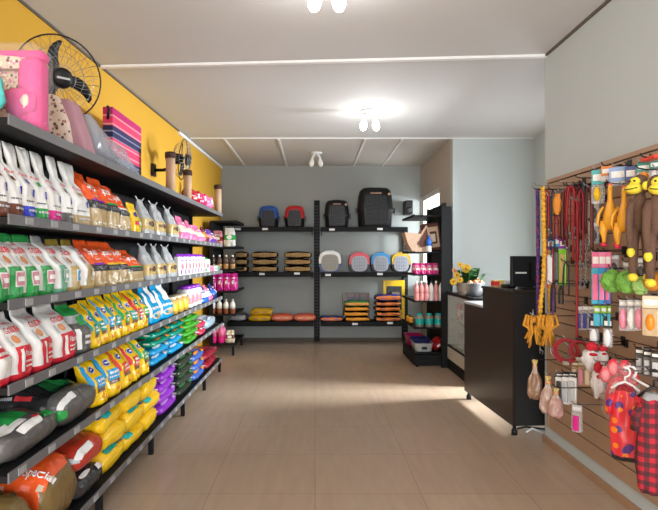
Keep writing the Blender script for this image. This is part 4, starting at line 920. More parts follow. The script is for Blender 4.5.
def tray(label, m, m2, loc, W, D, H, rz=0, tilt=0):
    t = thing('litter_tray', label, 'tray', loc, rz); mb = MB(); n = 32
    def ring(w, d, z, ex=5): return [Vector((math.copysign(abs(math.cos(2*PI*i/n))**(2/ex), math.cos(2*PI*i/n))*w/2, math.copysign(abs(math.sin(2*PI*i/n))**(2/ex), math.sin(2*PI*i/n))*d/2, z)) for i in range(n)]
    def loft(rs, m):
        vs = [v for r in rs for v in r]; fs = [(i*n+j, i*n+(j+1)%n, (i+1)*n+(j+1)%n, (i+1)*n+j) for i in range(len(rs)-1) for j in range(n)]
        mb.add(vs+[Vector((0,0,rs[0][0].z)), Vector((0,0,rs[-1][0].z))], fs+[(j, (j+1)%n, len(vs)) for j in range(n)]+[((len(rs)-1)*n+j, (len(rs)-1)*n+(j+1)%n, len(vs)+1) for j in range(n)], m, True)
    loft([ring(W*.84, D*.84, 0), ring(W*.95, D*.95, H*.95), ring(W*1.02, D*1.02, H*.96), ring(W*1.02, D*1.02, H), ring(W*.9, D*.9, H), ring(W*.82, D*.82, .02)], m); mb.build('tray_body', t)
    mb = MB(); mb.prism([(-W*.12, H*.3), (W*.12, H*.3), (W*.12, H*.6), (-W*.12, H*.6)], -D*.47-.006, -D*.44, m2); mb.build('side_mark', t)
    if tilt: t.rotation_euler = (0, tilt, rz)
    return t
tray('white litter tray at the foot of the right rack', plas_white, plas_black, (1.345, 6.68, zr(0)), .25, .36, .10)
tray('navy litter tray stacked in the white tray', mat('navy_plastic', (0,0,0)), plas_black, (1.325, 6.70, zr(0)+.104), .24, .36, .035)
tray('magenta litter tray behind the white tray at the aisle edge', mat('magenta_plastic', (.50,.01,.14), .4), plas_black, (1.33, 7.10, zr(0)), .24, .36, .13)
t = tray('red basin leaning against the end panel on the right rack', pr_, plas_white, (1.545, 6.66, zr(0)+.05), .18, .26, .07, 0, -.7)
t['category'] = 'basin'; t.name = 'basin'
mb = MB().box(1.215, 1.595, 6.50, 7.33, .012, .14, blackm); tag(mb.build('rack_plinth'), 'black plinth box standing under the right rack', 'plinth')

# ------------------------------------------------------------------ counter
RZ = 3.2*PI/180
t = thing('reception_counter', 'dark brown wooden sales counter with a lower far end', 'counter', (1.478, 3.965, 0), RZ)
mb = MB(); mb.box(0, .024, 0, 1.07, .075, .90, darkwood); mb.box(0, .024, 0, .60, .90, 1.07, darkwood); mb.build('front_panel', t)
MB().box(.025, .70, 0, .022, .075, 1.07, mat('black_side_board', (.010,.010,.011), .5, 0, .2, 6)).build('side_panel', t)
MB().box(.025, .70, 1.05, 1.07, .075, .90, darkwood).build('side_panel', t)
MB().bbox(-.012, .70, -.012, .605, 1.071, 1.092, darkwood, .004).build('worktop', t)
MB().bbox(-.006, .70, .607, 1.08, .901, .922, mat('pale_grey_laminate', (.42,.43,.45), .3), .004).build('lower_worktop', t)
for x, y in ((.03, .035), (.03, 1.03), (.66, .035), (.66, 1.03)):
    MB().lathe([(.014, .075), (.014, .045), (.022, .04), (.024, .0)], plas_black, 12, (x, y, 0)).build('foot', t)
Mc = Matrix.Translation((1.478, 3.965, 0)) @ Matrix.Rotation(RZ, 4, 'Z')
t = thing('computer_monitor', 'black computer monitor seen from behind on the counter', 'monitor', Mc @ Vector((.21, .18, 1.093)), .25)
MB().bbox(-.16, .22, -.012, .02, .015, .255, plas_black, .008).build('screen_housing', t); MB().box(.0, .15, -.03, -.013, .06, .2, plas_black).build('rear_cover', t)
MB().box(-.13, -.03, -.0145, -.0125, .118, .130, tagw).build('rear_label', t); MB().lathe([(.09, 0), (.09, .008), (.02, .014), (.018, .08)], plas_black, 20, (.03, .03, 0)).build('stand', t)
t = thing('candy_box', 'small open yellow and red box on the counter', 'box', Mc @ Vector((.08, .47, 1.093)), .1)
MB().bbox(-.045, .045, -.03, .03, 0, .055, film('soft_yellow', (.80,.62,.22)), .003).build('carton', t); MB().box(-.047, .0, -.031, .031, .008, .045, redtxt).build('red_band', t)
t = thing('card_terminal', 'grey payment terminal lying on the counter beside the monitor', 'card terminal', Mc @ Vector((.085, .27, 1.093)), .4)
MB().bbox(-.05, .05, -.035, .035, 0, .03, plas_black, .008).build('terminal_body', t); MB().bbox(-.005, .045, -.033, .033, .0305, .06, mat('pale_blue_grey', (.40,.47,.52), .3), .005).build('paper_cover', t)
tag(MB().tube([(1.60, 4.02, .012), (1.66, 4.05, .03), (1.72, 4.0, .012), (1.80, 4.04, .02), (1.92, 4.0, .012)], .008, plas_white, 8).build('power_cable'), 'white cable lying on the floor under the counter side', 'cable')
tag(MB().tube([(1.56, 4.10, .01), (1.64, 4.12, .02), (1.76, 4.1, .01), (1.9, 4.14, .01)], .008, plas_black, 8).build('power_cable'), 'black cable lying on the floor under the counter side', 'cable')

# glass showcase with planter
t = thing('glass_showcase', 'glass fronted white showcase with black top rail behind the counter', 'showcase', (1.83, 5.93, 0))
bxm = mat('showcase_cream', (.55,.50,.42), .5)
MB().box(-.225, .22, -.47, .47, 0, .12, blackm).box(-.23, .22, -.475, .475, .125, .27, bxm).box(-.235, .22, -.48, .48, .271, .29, blackm).build('base_cabinet', t)
MB().box(.20, .22, -.47, .47, .291, .89, mat('showcase_back', (.50,.55,.54), .5)).box(-.225, .199, -.47, -.455, .291, .89, mat('showcase_side', (.55,.58,.57), .4)).box(-.225, .199, .455, .47, .291, .89, mat('showcase_side', (0,0,0))).build('carcass', t)
MB().box(-.225, -.221, -.454, .454, .292, .889, clearfilm('showcase_glass', (.85,.95,.93), .25)).build('front_glass', t)
MB().box(-.20, .195, -.45, .45, .58, .588, clearfilm('shelf_glass', (.8,.95,.9), .4)).build('glass_shelf', t)
MB().box(-.235, .225, -.48, .48, .891, .915, blackm).box(-.238, -.2, -.485, .485, .915, .925, blackm).build('top_rail', t)
def small_item(nm, label, cat, loc, m, m2, w, h):
    t = thing(nm, label, cat, loc, -PI/2); MB().bbox(-w/2, w/2, -.015, .015, 0, h, m, .004).build('pack_body', t); MB().box(-w*.3, w*.3, -.018, -.0152, h*.3, h*.7, m2).build('printed_label', t); return t
small_item('small_packet', 'white packet with black print standing in the glass showcase', 'packet', (1.68, 5.78, .589), white, plas_black, .10, .16)
small_item('small_packet', 'pale packet with navy print on the showcase glass shelf', 'packet', (1.68, 6.02, .589), ltgrey, navy, .09, .15)
small_item('small_packet', 'pink packet in the upper part of the glass showcase', 'packet', (1.70, 6.22, .589), pink, white, .12, .2)
small_item('small_packet', 'grey packet on the showcase base below the glass shelf', 'packet', (1.68, 6.1, .291), grey, white, .12, .18)
t = thing('planter', 'silver metal bowl planter with flowers on the showcase', 'planter', (1.675, 5.72, .926))
MB().lathe([(.10, 0), (.115, .004), (.14, .06), (.152, .13), (.156, .135), (.150, .14), (.14, .12), (.01, .115)], mat('brushed_metal', (.50,.50,.51), .32, .85), 28, sx=1.0, sy=.9).build('bowl', t)
leaf = mat('leaf_green', (.03,.13,.02), .6, 0, .4, 30)
petal = mat('petal_yellow', (.85,.52,.03), .6, 0, .15, 30); petal2 = mat('petal_peach', (.80,.35,.18), .7, 0, .2, 30); seedm = mat('seed_orange', (.45,.16,.02), .8)
def flower(parent, c, R_, m, n=14, nrm=(-.4,-1,.35)):
    nrm = Vector(nrm).normalized(); q = nrm.to_track_quat('Z', 'Y').to_matrix(); c = Vector(c); mb = MB()
    for k in range(2):
        for i in range(n):
            a = 2*PI*(i+.5*k)/n; pts = []
            for u, wd, z in ((.25, .05, 0), (.6, .17, .10-.1*k), (.9, .13, .12-.15*k), (1, .02, .08-.15*k)):
                pts += [q @ Vector((R_*(u*math.cos(a)-wd*math.sin(a)), R_*(u*math.sin(a)+wd*math.cos(a)), R_*z)) + c, q @ Vector((R_*(u*math.cos(a)+wd*math.sin(a)), R_*(u*math.sin(a)-wd*math.cos(a)), R_*z)) + c]
            mb.add(pts, [(0,1,3,2), (2,3,5,4), (4,5,7,6)], m, True)
    o = mb.build('flower', parent); MB().ell(c+nrm*R_*.02, (R_*.3,)*3, seedm, 10, 6).build('flower_centre', o)
    return o
st = MB(); fl = [(-.05, -.03, .29, .050, petal), (-.15, -.02, .22, .036, petal), (-.19, -.04, .15, .04, petal), (-.13, -.08, .17, .032, petal), (-.10, .03, .33, .030, petal), (-.17, .0, .27, .028, petal2)]
for x, y, z, r, m in fl:
    flower(t, (x, y, z), r, m); st.tube([(x*.3, 0, .11), (x*.7, y*.5, z*.6), (x, y+.01, z)], .0035, leaf, 6)
st.build('stems', t)
lf = MB(); R = random.Random(3)
for i in range(44):
    a = R.uniform(0, 2*PI); l = R.uniform(.09, .2); w_ = l*.2; up = R.uniform(.1, .3); d = Vector((math.cos(a), math.sin(a), 0)); s_ = Vector((-d.y, d.x, 0)); o = Vector((R.uniform(-.09,.07), R.uniform(-.06,.06), .115))
    lf.add([o-s_*w_*.2, o+s_*w_*.2, o+d*l*.4+s_*w_+Vector((0,0,up*.6)), o+d*l*.4-s_*w_+Vector((0,0,up*.6)), o+d*l+Vector((0,0,up*.55))], [(0,1,2,3), (3,2,4)], leaf, True)
lf.build('leaves', t)
for i, (x, y, z, r) in enumerate(((.03, -.06, .155, .042), (.10, -.05, .145, .038), (.065, .0, .175, .04), (-.03, -.09, .15, .035))):
    mb = MB()
    for k in range(7):
        a = k*2.4; rr = r*(.25+.09*k); mb.ell((x+rr*.6*math.cos(a), y+rr*.6*math.sin(a), z-.002*k), (r*.42, r*.42, r*.5), petal2, 8, 6, wob=.3)
    mb.build('rose', t)

# ------------------------------------------------------------------ slatwall panel and its hooks
woodm = mat('slatwall_wood', (.42,.265,.17), .5, 0, .25, 5, .05, 40); woodd = mat('slatwall_groove', (.05,.03,.02), .7)
t = thing('slatwall_panel', 'light brown grooved wooden display panel on the right wall', 'display panel', (1.66, 1.3, 0))
mb = MB(); mb.box(-.002, .009, -2.4, 2.44, .145, 1.855, woodd); mb.build('groove_backing', t)
mb = MB(); z = .137
while z < 1.80: mb.box(-.010, -.0022, -2.4, 2.44, z, min(z+.089, 1.86), woodm); z += .0957
mb.build('slats', t)
MB().box(-.016, .009, -2.42, 2.46, 1.861, 1.885, woodm).box(-.016, .009, 2.4405, 2.46, .137, 1.86, woodm).build('edge_trim', t)
XW = 1.649
def spot(px, py, x): Y = x*F0/(px-CX); return Vector((x, Y, CZ-(py-CY)/F0*Y)), F0/Y
hookn = [0]
def hook(p, over=.05, desc='', up=.02):
    """a wire hook from the panel carrying something at p"""
    t = thing('display_hook', desc, 'display hook', (XW, p.y, p.z+.001), 0, 'wire hooks on the grooved panel')
    L = XW-p.x+over
    MB().tube([(0, 0, 0), (-L*.8, 0, 0), (-L*.95, 0, up*.3), (-L, 0, up)], .0032, wire if hookn[0] % 2 else plas_black, 6).build('wire_arm', t)
    MB().box(-.005, -.0005, -.018, .018, -.014, .03, plas_black).build('hook_plate', t); hookn[0] += 1
    return t
def strap(name, label, cat, px, y0, y1, x, w, m, loop=False, thick=.004, sway=0, group=None, clip=None, n=14, rz=-.9, hk=True):
    p, S = spot(px, y0, x); h = (y1-y0)/S; t = thing(name, label, cat, p, rz, group); mb = MB()
    if loop:
        pts = [(-w, 0, -h*.98)] + [(-w*(1+.15*math.sin(i)), 0, -h*(1-i/5)*.95) for i in range(1, 5)] + [(-w*.6, 0, -.012), (0, 0, 0), (w*.6, 0, -.012)] + [(w*(1+.12*math.sin(i*2)), 0, -h*i/5) for i in range(1, 5)] + [(w, 0, -h)]
        mb.tube(pts, thick, m, 8, sq=.6)
    else:
        pts = [(sway*math.sin(3*i/n), 0, -h*i/n) for i in range(n+1)]; mb.tube(pts, thick, m, 8, sq=.8)
    mb.build('strap', t)
    if clip:
        mb = MB(); e = Vector((w if loop else sway*math.sin(3), 0, -h)); mb.tube([e, e+Vector((0, 0, -.03)), e+Vector((.01, 0, -.045)), e+Vector((.016, 0, -.03)), e+Vector((.006, 0, -.02))], .003, clip, 6); mb.lathe([(.007, 0), (.008, .012), (.005, .02)], clip, 10, e-Vector((0, 0, .02))); mb.build('metal_clip', t)
    if hk: hook(p, .03, 'wire hook that carries the %s' % ' '.join(label.split()[:7]))
    return t
leash_p = spots('violet_braid', (.05,.015,.12), [(.02,.04,.22), (.28,.04,.12)], 60, .42); leash_y = spots('golden_braid', (.75,.40,.02), [(.30,.13,.01)], 85, .33, .5)
strap('braided_leash', 'violet and blue braided leash hanging at the wall corner', 'leash', 537.5, 190, 322, 1.43, .01, leash_p, thick=.014, clip=wire, sway=.004)
# gold rope with bead-like twists
def rope(name, label, cat, pts, r, m, clip=True, beads=True):
    t = thing(name, label, cat, pts[0]); mb = MB(); P = [Vector(q)-Vector(pts[0]) for q in pts]
    mb.tube(P, r*.7, m, 8)
    if beads:
        tot = [0]; 
        for a, b in zip(P, P[1:]): tot.append(tot[-1]+(b-a).length)
        n = int(tot[-1]/(r*1.9)); k = 0
        for i in range(n):
            d = (i+.5)/n*tot[-1]
            while tot[k+1] < d: k += 1
            q = P[k].lerp(P[k+1], (d-tot[k])/(tot[k+1]-tot[k])); mb.ell(q, (r, r, r*1.05), m, 8, 5)
    mb.build('rope', t)
    if clip:
        e = P[-1]; mb = MB(); mb.tube([e, e+Vector((0, 0, -.05)), e+Vector((.014, 0, -.06)), e+Vector((.02, 0, -.04)), e+Vector((.005, 0, -.03))], .004, wire, 6)
        for i in range(3): mb.tube([e+Vector((.012*math.cos(a)-.0, 0, .03+i*.03+.014*math.sin(a))) for a in [j*PI/4 for j in range(9)]], .003, wire, 5, False)
        mb.build('metal_clip', t)
    return t
def S3(px, py, x): return spot(px, py, x)[0]
def same(px, py, Y): return at(px, py, Y)
Yr = 3.30
rope('rope_leash', 'long golden bead braided rope leash hanging at the wall corner', 'leash', [same(543, 186, Yr), same(543.5, 215, Yr), same(544.5, 250, Yr), same(543.5, 280, Yr), same(541, 300, Yr), same(539.5, 325, Yr), same(540, 345, Yr)], .0165, leash_y)
hook(same(543, 186, Yr), .06, 'wire hook that carries the long golden rope leash')
rope('rope_leash', 'thinner golden rope leash with silver ring behind the long one', 'leash', [same(549, 250, 3.36), same(549.5, 290, 3.36), same(549, 318, 3.36)], .009, leash_y)
# orange tassel toys
def tassel(label, px, py, Y, m, s=1):
    p = same(px, py, Y); t = thing('rope_toy', label, 'rope toy', p); mb = MB(); R = random.Random(int(px)); 
    for i in range(14):
        a = R.uniform(0, 6.28); d = Vector((math.cos(a), math.sin(a)*.6, 0)); l = R.uniform(.03, .06)*s
        mb.tube([Vector((0, 0, 0))+d*.005, d*l*.8+Vector((0, 0, .016)), d*l*1.1+Vector((0, 0, -.04*s)), d*l*.3+Vector((0, 0, -R.uniform(.05, .09)*s)), d*l*.9+Vector((R.uniform(-.02,.02), 0, -R.uniform(.11, .18)*s))], [.005, .008, .009, .009, .005], m, 7)
    mb.ell((0, 0, -.01), (.018*s, .018*s, .022*s), m, 10, 8); mb.build('cotton_strands', t)
    MB().tube([(0, 0, -.005), (0, 0, .05*s)], .004, wire, 6).build('metal_link', t)
    return t
amb = mat('amber_cotton', (.70,.30,.02), .8, 0, .3, 60, .5, 120)
tassel('amber knotted rope toy hanging below the golden leash at left', 533, 318, 3.25, amb, 1.05); tassel('amber knotted rope toy beside the left one, near the wall corner', 548, 318, 3.2, amb, 1.0)
# clear bags of brown chews
def chew_bag(label, px, py, Y, h, w, seed, m=None):
    p = same(px, py, Y); t = thing('chew_bag', label, 'chew bag', p, -.6)
    b = Bag([(0, w*.35, w*.3, 0), (.12, w*.5, w*.42, 0), (.45, w*.46, w*.38, 0), (.78, w*.16, .012, 0), (.85, w*.12, .010, 0), (1, w*.2, .006, 0)], h, seed=seed, wr=.02)
    o = b.body([(.66, m or film('chew_brown', (.33,.19,.12), .25)), (.86, film('clear_tan_neck', (.45,.33,.26), .2)), (1, gold)], 'bag_body', t); o.rotation_euler = (0, 0, PI/2+PI); o.location = (0, 0, -h)
    MB().lathe([(w*.14, -.008), (w*.18, 0), (w*.14, .008)], orpic, 12, (0, 0, -h*.17)).build('neck_tie', t); return t
chew_bag('clear bag of brown chews hanging leftmost at the wall corner', 535, 360, 3.22, .235, .085, 91)
chew_bag('clear bag of pale brown chews right of the leftmost chew bag', 548, 376, 3.05, .21, .09, 92, film('chew_pale', (.45,.30,.24), .2))
chew_bag('low hanging clear bag of rosy chews below the pale one', 556, 388, 2.98, .16, .085, 93, film('chew_rosy', (.42,.24,.20), .2))
for px, py, Y, d in ((535, 360, 3.22, 'leftmost chew bag'), (548, 376, 3.05, 'pale brown chew bag'), (556, 388, 2.98, 'rosy chew bag'), (533, 316, 3.25, 'left amber rope toy'), (548, 316, 3.2, 'right amber rope toy')):
    hook(same(px, py, Y), .02, 'wire hook that carries the %s' % d)
# leashes and collars
ngm = {}
R_ = mat('red_webbing', (.34,.012,.02), .6, 0, .2, 50, .3, 140); Bk = mat('black_webbing', (.02,.02,.022), .6, 0, .2, 50, .3, 140); Mr = mat('maroon_leather', (.14,.02,.02), .45, 0, .3, 40, .2, 80); Or = mat('orange_webbing', (.85,.30,.03), .6); Pu = mat('purple_webbing', (.20,.05,.40), .6); Cr = mat('cream_webbing', (.60,.45,.30), .6)
for a in ((548.5, 192, 250, 1.47, .010, R_, True, .006, 'red looped leash right of the golden leash'), (553, 190, 262, 1.50, .011, Bk, True, .006, 'black looped leash beside the orange mitt'), (562.5, 192, 240, 1.52, .012, Mr, True, .007, 'dark maroon leather leash beside the orange mitt'),
          (568, 186, 232, 1.50, .014, R_, True, .006, 'red looped collar, left of the three bright red collars'), (573, 186, 236, 1.52, .014, R_, True, .006, 'red looped collar, middle of the three bright red collars'), (578, 185, 240, 1.54, .014, R_, True, .006, 'red looped collar, right of the three bright red collars'),
          (577, 240, 345, 1.53, .01, R_, False, .009, 'long straight red leash below the red collars'), (584, 184, 230, 1.55, .01, Bk, False, .017, 'broad black strap right of the red collars'), (588.5, 186, 235, 1.56, .012, Mr, True, .008, 'maroon looped leash beside the broad black strap'),
          (547, 190, 228, 1.44, .012, R_, True, .008, 'short red looped leash nearest the golden leash'), (551, 196, 240, 1.46, .010, Bk, False, .010, 'short black strap in front of the black looped leash'), (556, 216, 240, 1.49, .012, R_, True, .008, 'short red loop just below the orange mitt'), (565, 190, 246, 1.50, .012, Mr, True, .009, 'maroon looped leash left of the red collars'),
          (571, 186, 226, 1.49, .020, R_, True, .009, 'wide red looped collar in front of the red collars'), (575.5, 200, 262, 1.50, .012, R_, True, .008, 'long red looped leash in front of the red collars'), (581, 190, 262, 1.53, .014, R_, True, .008, 'red looped leash beside the broad black strap'), (592, 188, 250, 1.55, .014, Mr, False, .012, 'dark maroon strap beside the turquoise header pack'), (553, 284, 312, 1.46, .012, Bk, True, .008, 'short black loop hanging across the golden leash'), (561, 286, 304, 1.49, .010, Bk, True, .009, 'short black loop under the tall packs'),
          (549, 250, 322, 1.50, .01, Cr, False, .009, 'cream flat leash hanging behind the golden leash'), (552.5, 262, 325, 1.52, .01, Pu, False, .006, 'thin purple leash beside the cream leash'), (566, 262, 295, 1.50, .016, Bk, True, .006, 'black dog harness strap below the packs')):
    strap('leash', a[8], 'leash', a[0], a[1], a[2], a[3], a[4], a[5], a[6], a[7], clip=wire if a[1] < 200 else None)
# orange mitt
p, S = spot(557.5, 194, 1.50); t = thing('grooming_mitt', 'orange grooming mitt hanging between dark leashes', 'mitt', p, -.9)
b = Bag([(0, .010, .010, 0), (.2, .022, .014, 0), (.6, .026, .012, 0), (1, .018, .006, 0)], .13, seed=3); o = b.body([(1, Or)], 'mitt_body', t); o.rotation_euler = (0, 0, -PI/2); o.location = (0, 0, -.13); hook(p, .02, 'wire hook that carries the orange grooming mitt')
# chains
def chain(label, px, y0, y1, x):
    p, S = spot(px, y0, x); h = (y1-y0)/S; t = thing('chain_leash', label, 'chain leash', p, -.7, 'chain leashes'); mb = MB(); n = int(h/.018)
    for k, dx in enumerate((-.012, .012)):
        for i in range(n):
            c = Vector((dx+.004*math.sin(i*.7+k), 0, -.01-i*.0175)); ax = Vector((1, 0, 0)) if i % 2 else Vector((0, 1, 0))
            mb.tube([c+ax*.006*math.cos(q)+Vector((0, 0, .011*math.sin(q))) for q in [j*PI/4 for j in range(9)]], .0023, wire, 5, False)
    mb.build('links', t); MB().tube([(0, 0, 0), (.0, 0, -.02)], .005, wire, 6).build('clasp', t); hook(p, .02, 'wire hook that carries the %s' % label.split(',')[0]); return t
chain('steel chain leash hanging below the black strap', 583, 240, 292, 1.54); chain('steel chain leash close to the blue and pink packs', 588.5, 243, 285, 1.56)

def blister(name, label, cat, px, y0, y1, wpx, x, top, body, content=None, cm=None, header=.22, rz=-.75, print_=True, hk=True, group=None, cn=1, cs=1.0, clear=False, d=.016):
    p, S = spot(px, y0, x); h = (y1-y0)/S; w = wpx/S*1.05; t = thing(name, label, cat, p, rz, group)
    mb = MB(); mb.box(-w/2, w/2, -.003, .003, -h*header, 0, top); mb.build('header_card', t)
    mb = MB()
    if clear: mb.bbox(-w/2, w/2, -d, d, -h, -h*header-.0015, body, min(.006, d*.6))
    else: mb.bbox(-w/2, w/2, -d, d*.4, -h, -h*header-.0015, body, min(.006, d*.4))
    mb.build('pack_body', t)
    if print_:
        mb = MB(); R = random.Random(int(px*7)); mb.box(-w*.38, w*.38, -.0048, -.0032, -h*header*.75, -h*header*.3, whitetxt if top is not white else redtxt); mb.build('header_print', t)
    if content:
        mb = MB()
        for i in range(cn):
            xx = 0 if cn == 1 else (i/(cn-1)-.5)*w*.6
            if content == 'ball': mb.ell((xx, -d*.9, -h*(.5+header/2)), (w*.36/max(1, cn*.7)*cs, d*1.1, h*.26*cs), cm, 12, 8, wob=.1)
            elif content == 'bar': mb.bbox(xx-w*.3/cn, xx+w*.3/cn, -d*1.7, -d*.9, -h*.92, -h*(header+.12), cm, .004)
            elif content == 'oval': mb.ell((xx, -d*1.0, -h*(.5+header/2)), (w*.4, d*.5, h*.3), cm, 16, 8)
        mb.build('product', t)
    if hk: hook(p, .03, 'wire hook that carries the %s' % ' '.join(label.split()[:7]))
    return t
clr = clearfilm('blister_film', (.9,.92,.95), .25); clr2 = clearfilm('thin_clear_film', (.9,.92,.95), .10)
# tall packs below the leashes
blister('toy_pack', 'narrow pack with blue header and red body below the black leash', 'toy pack', 551, 238, 288, 7, 1.50, blue, redtxt, 'bar', white)
blister('toy_pack', 'narrow pack with blue header and black body beside the red one', 'toy pack', 557, 236, 284, 6, 1.52, sky, dark, 'bar', smoke)
blister('toy_pack', 'narrow pack with purple header, olive and green body', 'toy pack', 563, 238, 286, 7, 1.54, purple, lime, 'bar', gold)
# card toys on top
blister('toy_pack', 'turquoise and lime header pack holding a small yellow ball', 'toy pack', 598, 170, 204, 11, 1.53, film('turquoise', (.10,.50,.52)), clr, 'ball', yellow, header=.42, clear=True, cs=.8)
blister('toy_pack', 'orange and white header card above the left rubber chicken', 'toy pack', 607, 166, 182, 10, 1.53, film('warm_card', (.70,.25,.08)), ltgrey, header=.6)
blister('toy_pack', 'pale blue header card above the two rubber chickens', 'toy pack', 618, 167, 186, 15, 1.53, film('pale_blue_card', (.30,.42,.68)), ltgrey, header=.75)
blister('toy_pack', 'dark blue header card beside the pale blue one', 'toy pack', 631, 166, 186, 10, 1.55, film('dark_blue_card', (.08,.12,.32)), smoke, header=.7)
blister('toy_pack', 'teal and orange card above the left plush monkey', 'toy pack', 644, 163, 184, 13, 1.55, film('teal_card', (.04,.28,.24)), clr, 'ball', orng, header=.4, clear=True)
blister('toy_pack', 'teal and white card at the right edge above the plush monkeys', 'toy pack', 656, 160, 182, 11, 1.56, film('teal_card', (0,0,0)), clr, 'ball', white, header=.4, clear=True)
for i, (px, py) in enumerate(((594, 200), (594, 222), (614, 255), (628, 262), (641, 258))):
    blister('toy_pack', ['clear pack with white script beside the left chicken','clear pack with silver contents below the white script pack','grey speckled pack under the chicken feet','grey speckled pack between green balls and monkey','grey speckled pack behind the monkey feet'][i], 'toy pack', px, py, py+22, 9, 1.58, ltgrey, clr, 'ball', smoke, clear=True)
# rubber chickens
def chicken(label, px, y0, y1, x, rz):
    p, S = spot(px, y0, x); h = (y1-y0)/S; t = thing('rubber_chicken', label, 'rubber chicken', p, rz, 'rubber chickens'); m = mat('chicken_rubber', (.90,.42,.03), .4, 0, .12, 12, .15, 50); k = h/.31
    mb = MB(); mb.tube([(0, 0, -.0), (0, 0, -.012*k), (0, 0, -.03*k), (0, 0, -.05*k), (0, 0, -.08*k), (0, 0, -.115*k), (0, 0, -.16*k), (0, 0, -.195*k), (0, 0, -.225*k), (0, 0, -.235*k)], [.003, .014*k, .019*k, .018*k, .019*k, .032*k, .050*k, .054*k, .036*k, .006], m, 16, sq=.62); mb.build('body', t)
    for s in (-1, 1):
        mb = MB(); mb.tube([(s*.022*k, 0, -.19*k), (s*.030*k, -.004, -.245*k), (s*.027*k, 0, -.275*k), (s*.028*k, 0, -.30*k)], [.024*k, .018*k, .010*k, .009*k], m, 10); l = mb.build('leg', t)
        MB().ell((s*.028*k, -.004, -.308*k), (.015*k, .014*k, .012*k), mat('crimson_rubber', (.70,.02,.08), .4), 10, 6, wob=.3).build('foot', l)
        mb = MB(); mb.tube([(s*.030*k, 0, -.115*k), (s*.050*k, 0, -.15*k), (s*.056*k, 0, -.19*k), (s*.050*k, 0, -.215*k)], [.012*k, .016*k, .014*k, .004], m, 8, sq=.5); mb.build('wing', t)
    mb = MB(); mb.prism([(-.012*k, -.01*k), (-.006*k, .004*k), (0, -.003*k), (.006*k, .006*k), (.012*k, -.008*k)], -.003, .003, mat('crimson_rubber', (0,0,0))); mb.ell((0, -.011*k, -.045*k), (.005*k, .005*k, .010*k), mat('crimson_rubber', (0,0,0)), 8, 5); mb.build('comb', t)
    MB().lathe([(.006*k, 0), (.0005, .018*k)], petal, 8, (0, -.012*k, -.026*k), M=Matrix.Rotation(PI/2, 3, 'X')).build('beak', t)
    mb = MB(); mb.tube([(.0145*k*math.cos(a), .010*k*math.sin(a), -.082*k) for a in [j*PI/6 for j in range(13)]], .002, mat('crimson_rubber', (0,0,0)), 6, False); mb.build('neck_band', t)
    hook(p, .02, 'wire hook that carries the %s' % label.split(',')[0]); return t
chicken('orange rubber chicken hanging left of its twin', 610, 184, 245, 1.46, -.5); chicken('orange rubber chicken hanging right, against the plush monkey', 624, 186, 247, 1.45, -.5)
# plush monkeys
plush = mat('brown_plush', (.16,.085,.055), .95, 0, .3, 50, .6, 130); yplush = mat('yellow_plush', (.85,.68,.05), .9, 0, .12, 30, .4, 120)
def monkey(label, px, y0, y1, x, rz, turn):
    p, S = spot(px, y0, x); h = (y1-y0)/S; k = h/.50; t = thing('plush_monkey', label, 'plush monkey', p, rz, 'plush monkeys')
    mb = MB(); T = Matrix.Rotation(turn, 4, 'Z')
    mb.ell((0, 0, -.05*k), (.038*k, .040*k, .048*k), plush, 16, 12); mb.tube([(0, 0, -.09*k), (0, 0, -.12*k), (0, 0, -.18*k), (0, 0, -.24*k), (0, 0, -.27*k)], [.020*k, .026*k, .032*k, .032*k, .018*k], plush, 14)
    for s in (-1, 1):
        mb.tube([(s*.025*k, 0, -.12*k), (s*.040*k, -.01*k, -.16*k), (s*.044*k, -.015*k, -.25*k), (s*.038*k, -.02*k, -.345*k)], [.018*k, .019*k, .017*k, .016*k], plush, 10)
        mb.tube([(s*.02*k, 0, -.25*k), (s*.026*k, -.01*k, -.32*k), (s*.028*k, -.012*k, -.40*k), (s*.03*k, -.015*k, -.46*k)], [.024*k, .021*k, .019*k, .018*k], plush, 10)
    mb.build('body', t)
    def H(v): return T @ (Vector(v)*k) + Vector((0, 0, -.06*k))
    mb = MB(); mb.ell(H((0, -.040, -.010)), (.038*k, .034*k, .026*k), yplush, 16, 10, M=T.to_3x3()); mb.ell(H((0, -.034, .020)), (.027*k, .018*k, .024*k), yplush, 14, 8, M=T.to_3x3()); f = mb.build('muzzle', t)
    mb = MB(); mb.tube([H((-.033, -.060, -.008)), H((-.016, -.074, -.014)), H((.016, -.074, -.014)), H((.033, -.060, -.008))], .0022*k, plas_black, 5); mb.build('mouth_line', f)
    mb = MB()
    for s in (-1, 1): mb.ell(H((s*.012, -.052, .024)), (.005*k,)*3, plas_black, 8, 6)
    mb.build('eyes', f)
    for s in (-1, 1):
        MB().ell(H((s*.040, .006, .012)), (.016*k, .009*k, .020*k), yplush, 12, 8, M=T.to_3x3()).build('ear', t)
        MB().ell((s*.038*k, -.022*k, -.362*k), (.018*k, .017*k, .024*k), yplush, 12, 8).build('hand', t); MB().ell((s*.03*k, -.024*k, -.478*k), (.023*k, .028*k, .020*k), yplush, 12, 8).build('foot', t)
    mb = MB(); mb.tube([(0, 0, -.006*k), (0, 0, .02*k)], .002, wire, 5); mb.build('hanging_loop', t)
    hook(p+Vector((0, 0, .02*k)), .02, 'wire hook that carries the %s' % label.split(',')[0])
monkey('brown plush monkey with yellow face turned left', 640, 174, 282, 1.44, -.45, -.75); monkey('brown plush monkey with yellow face at the right frame edge', 657, 174, 288, 1.45, -.35, -.1)
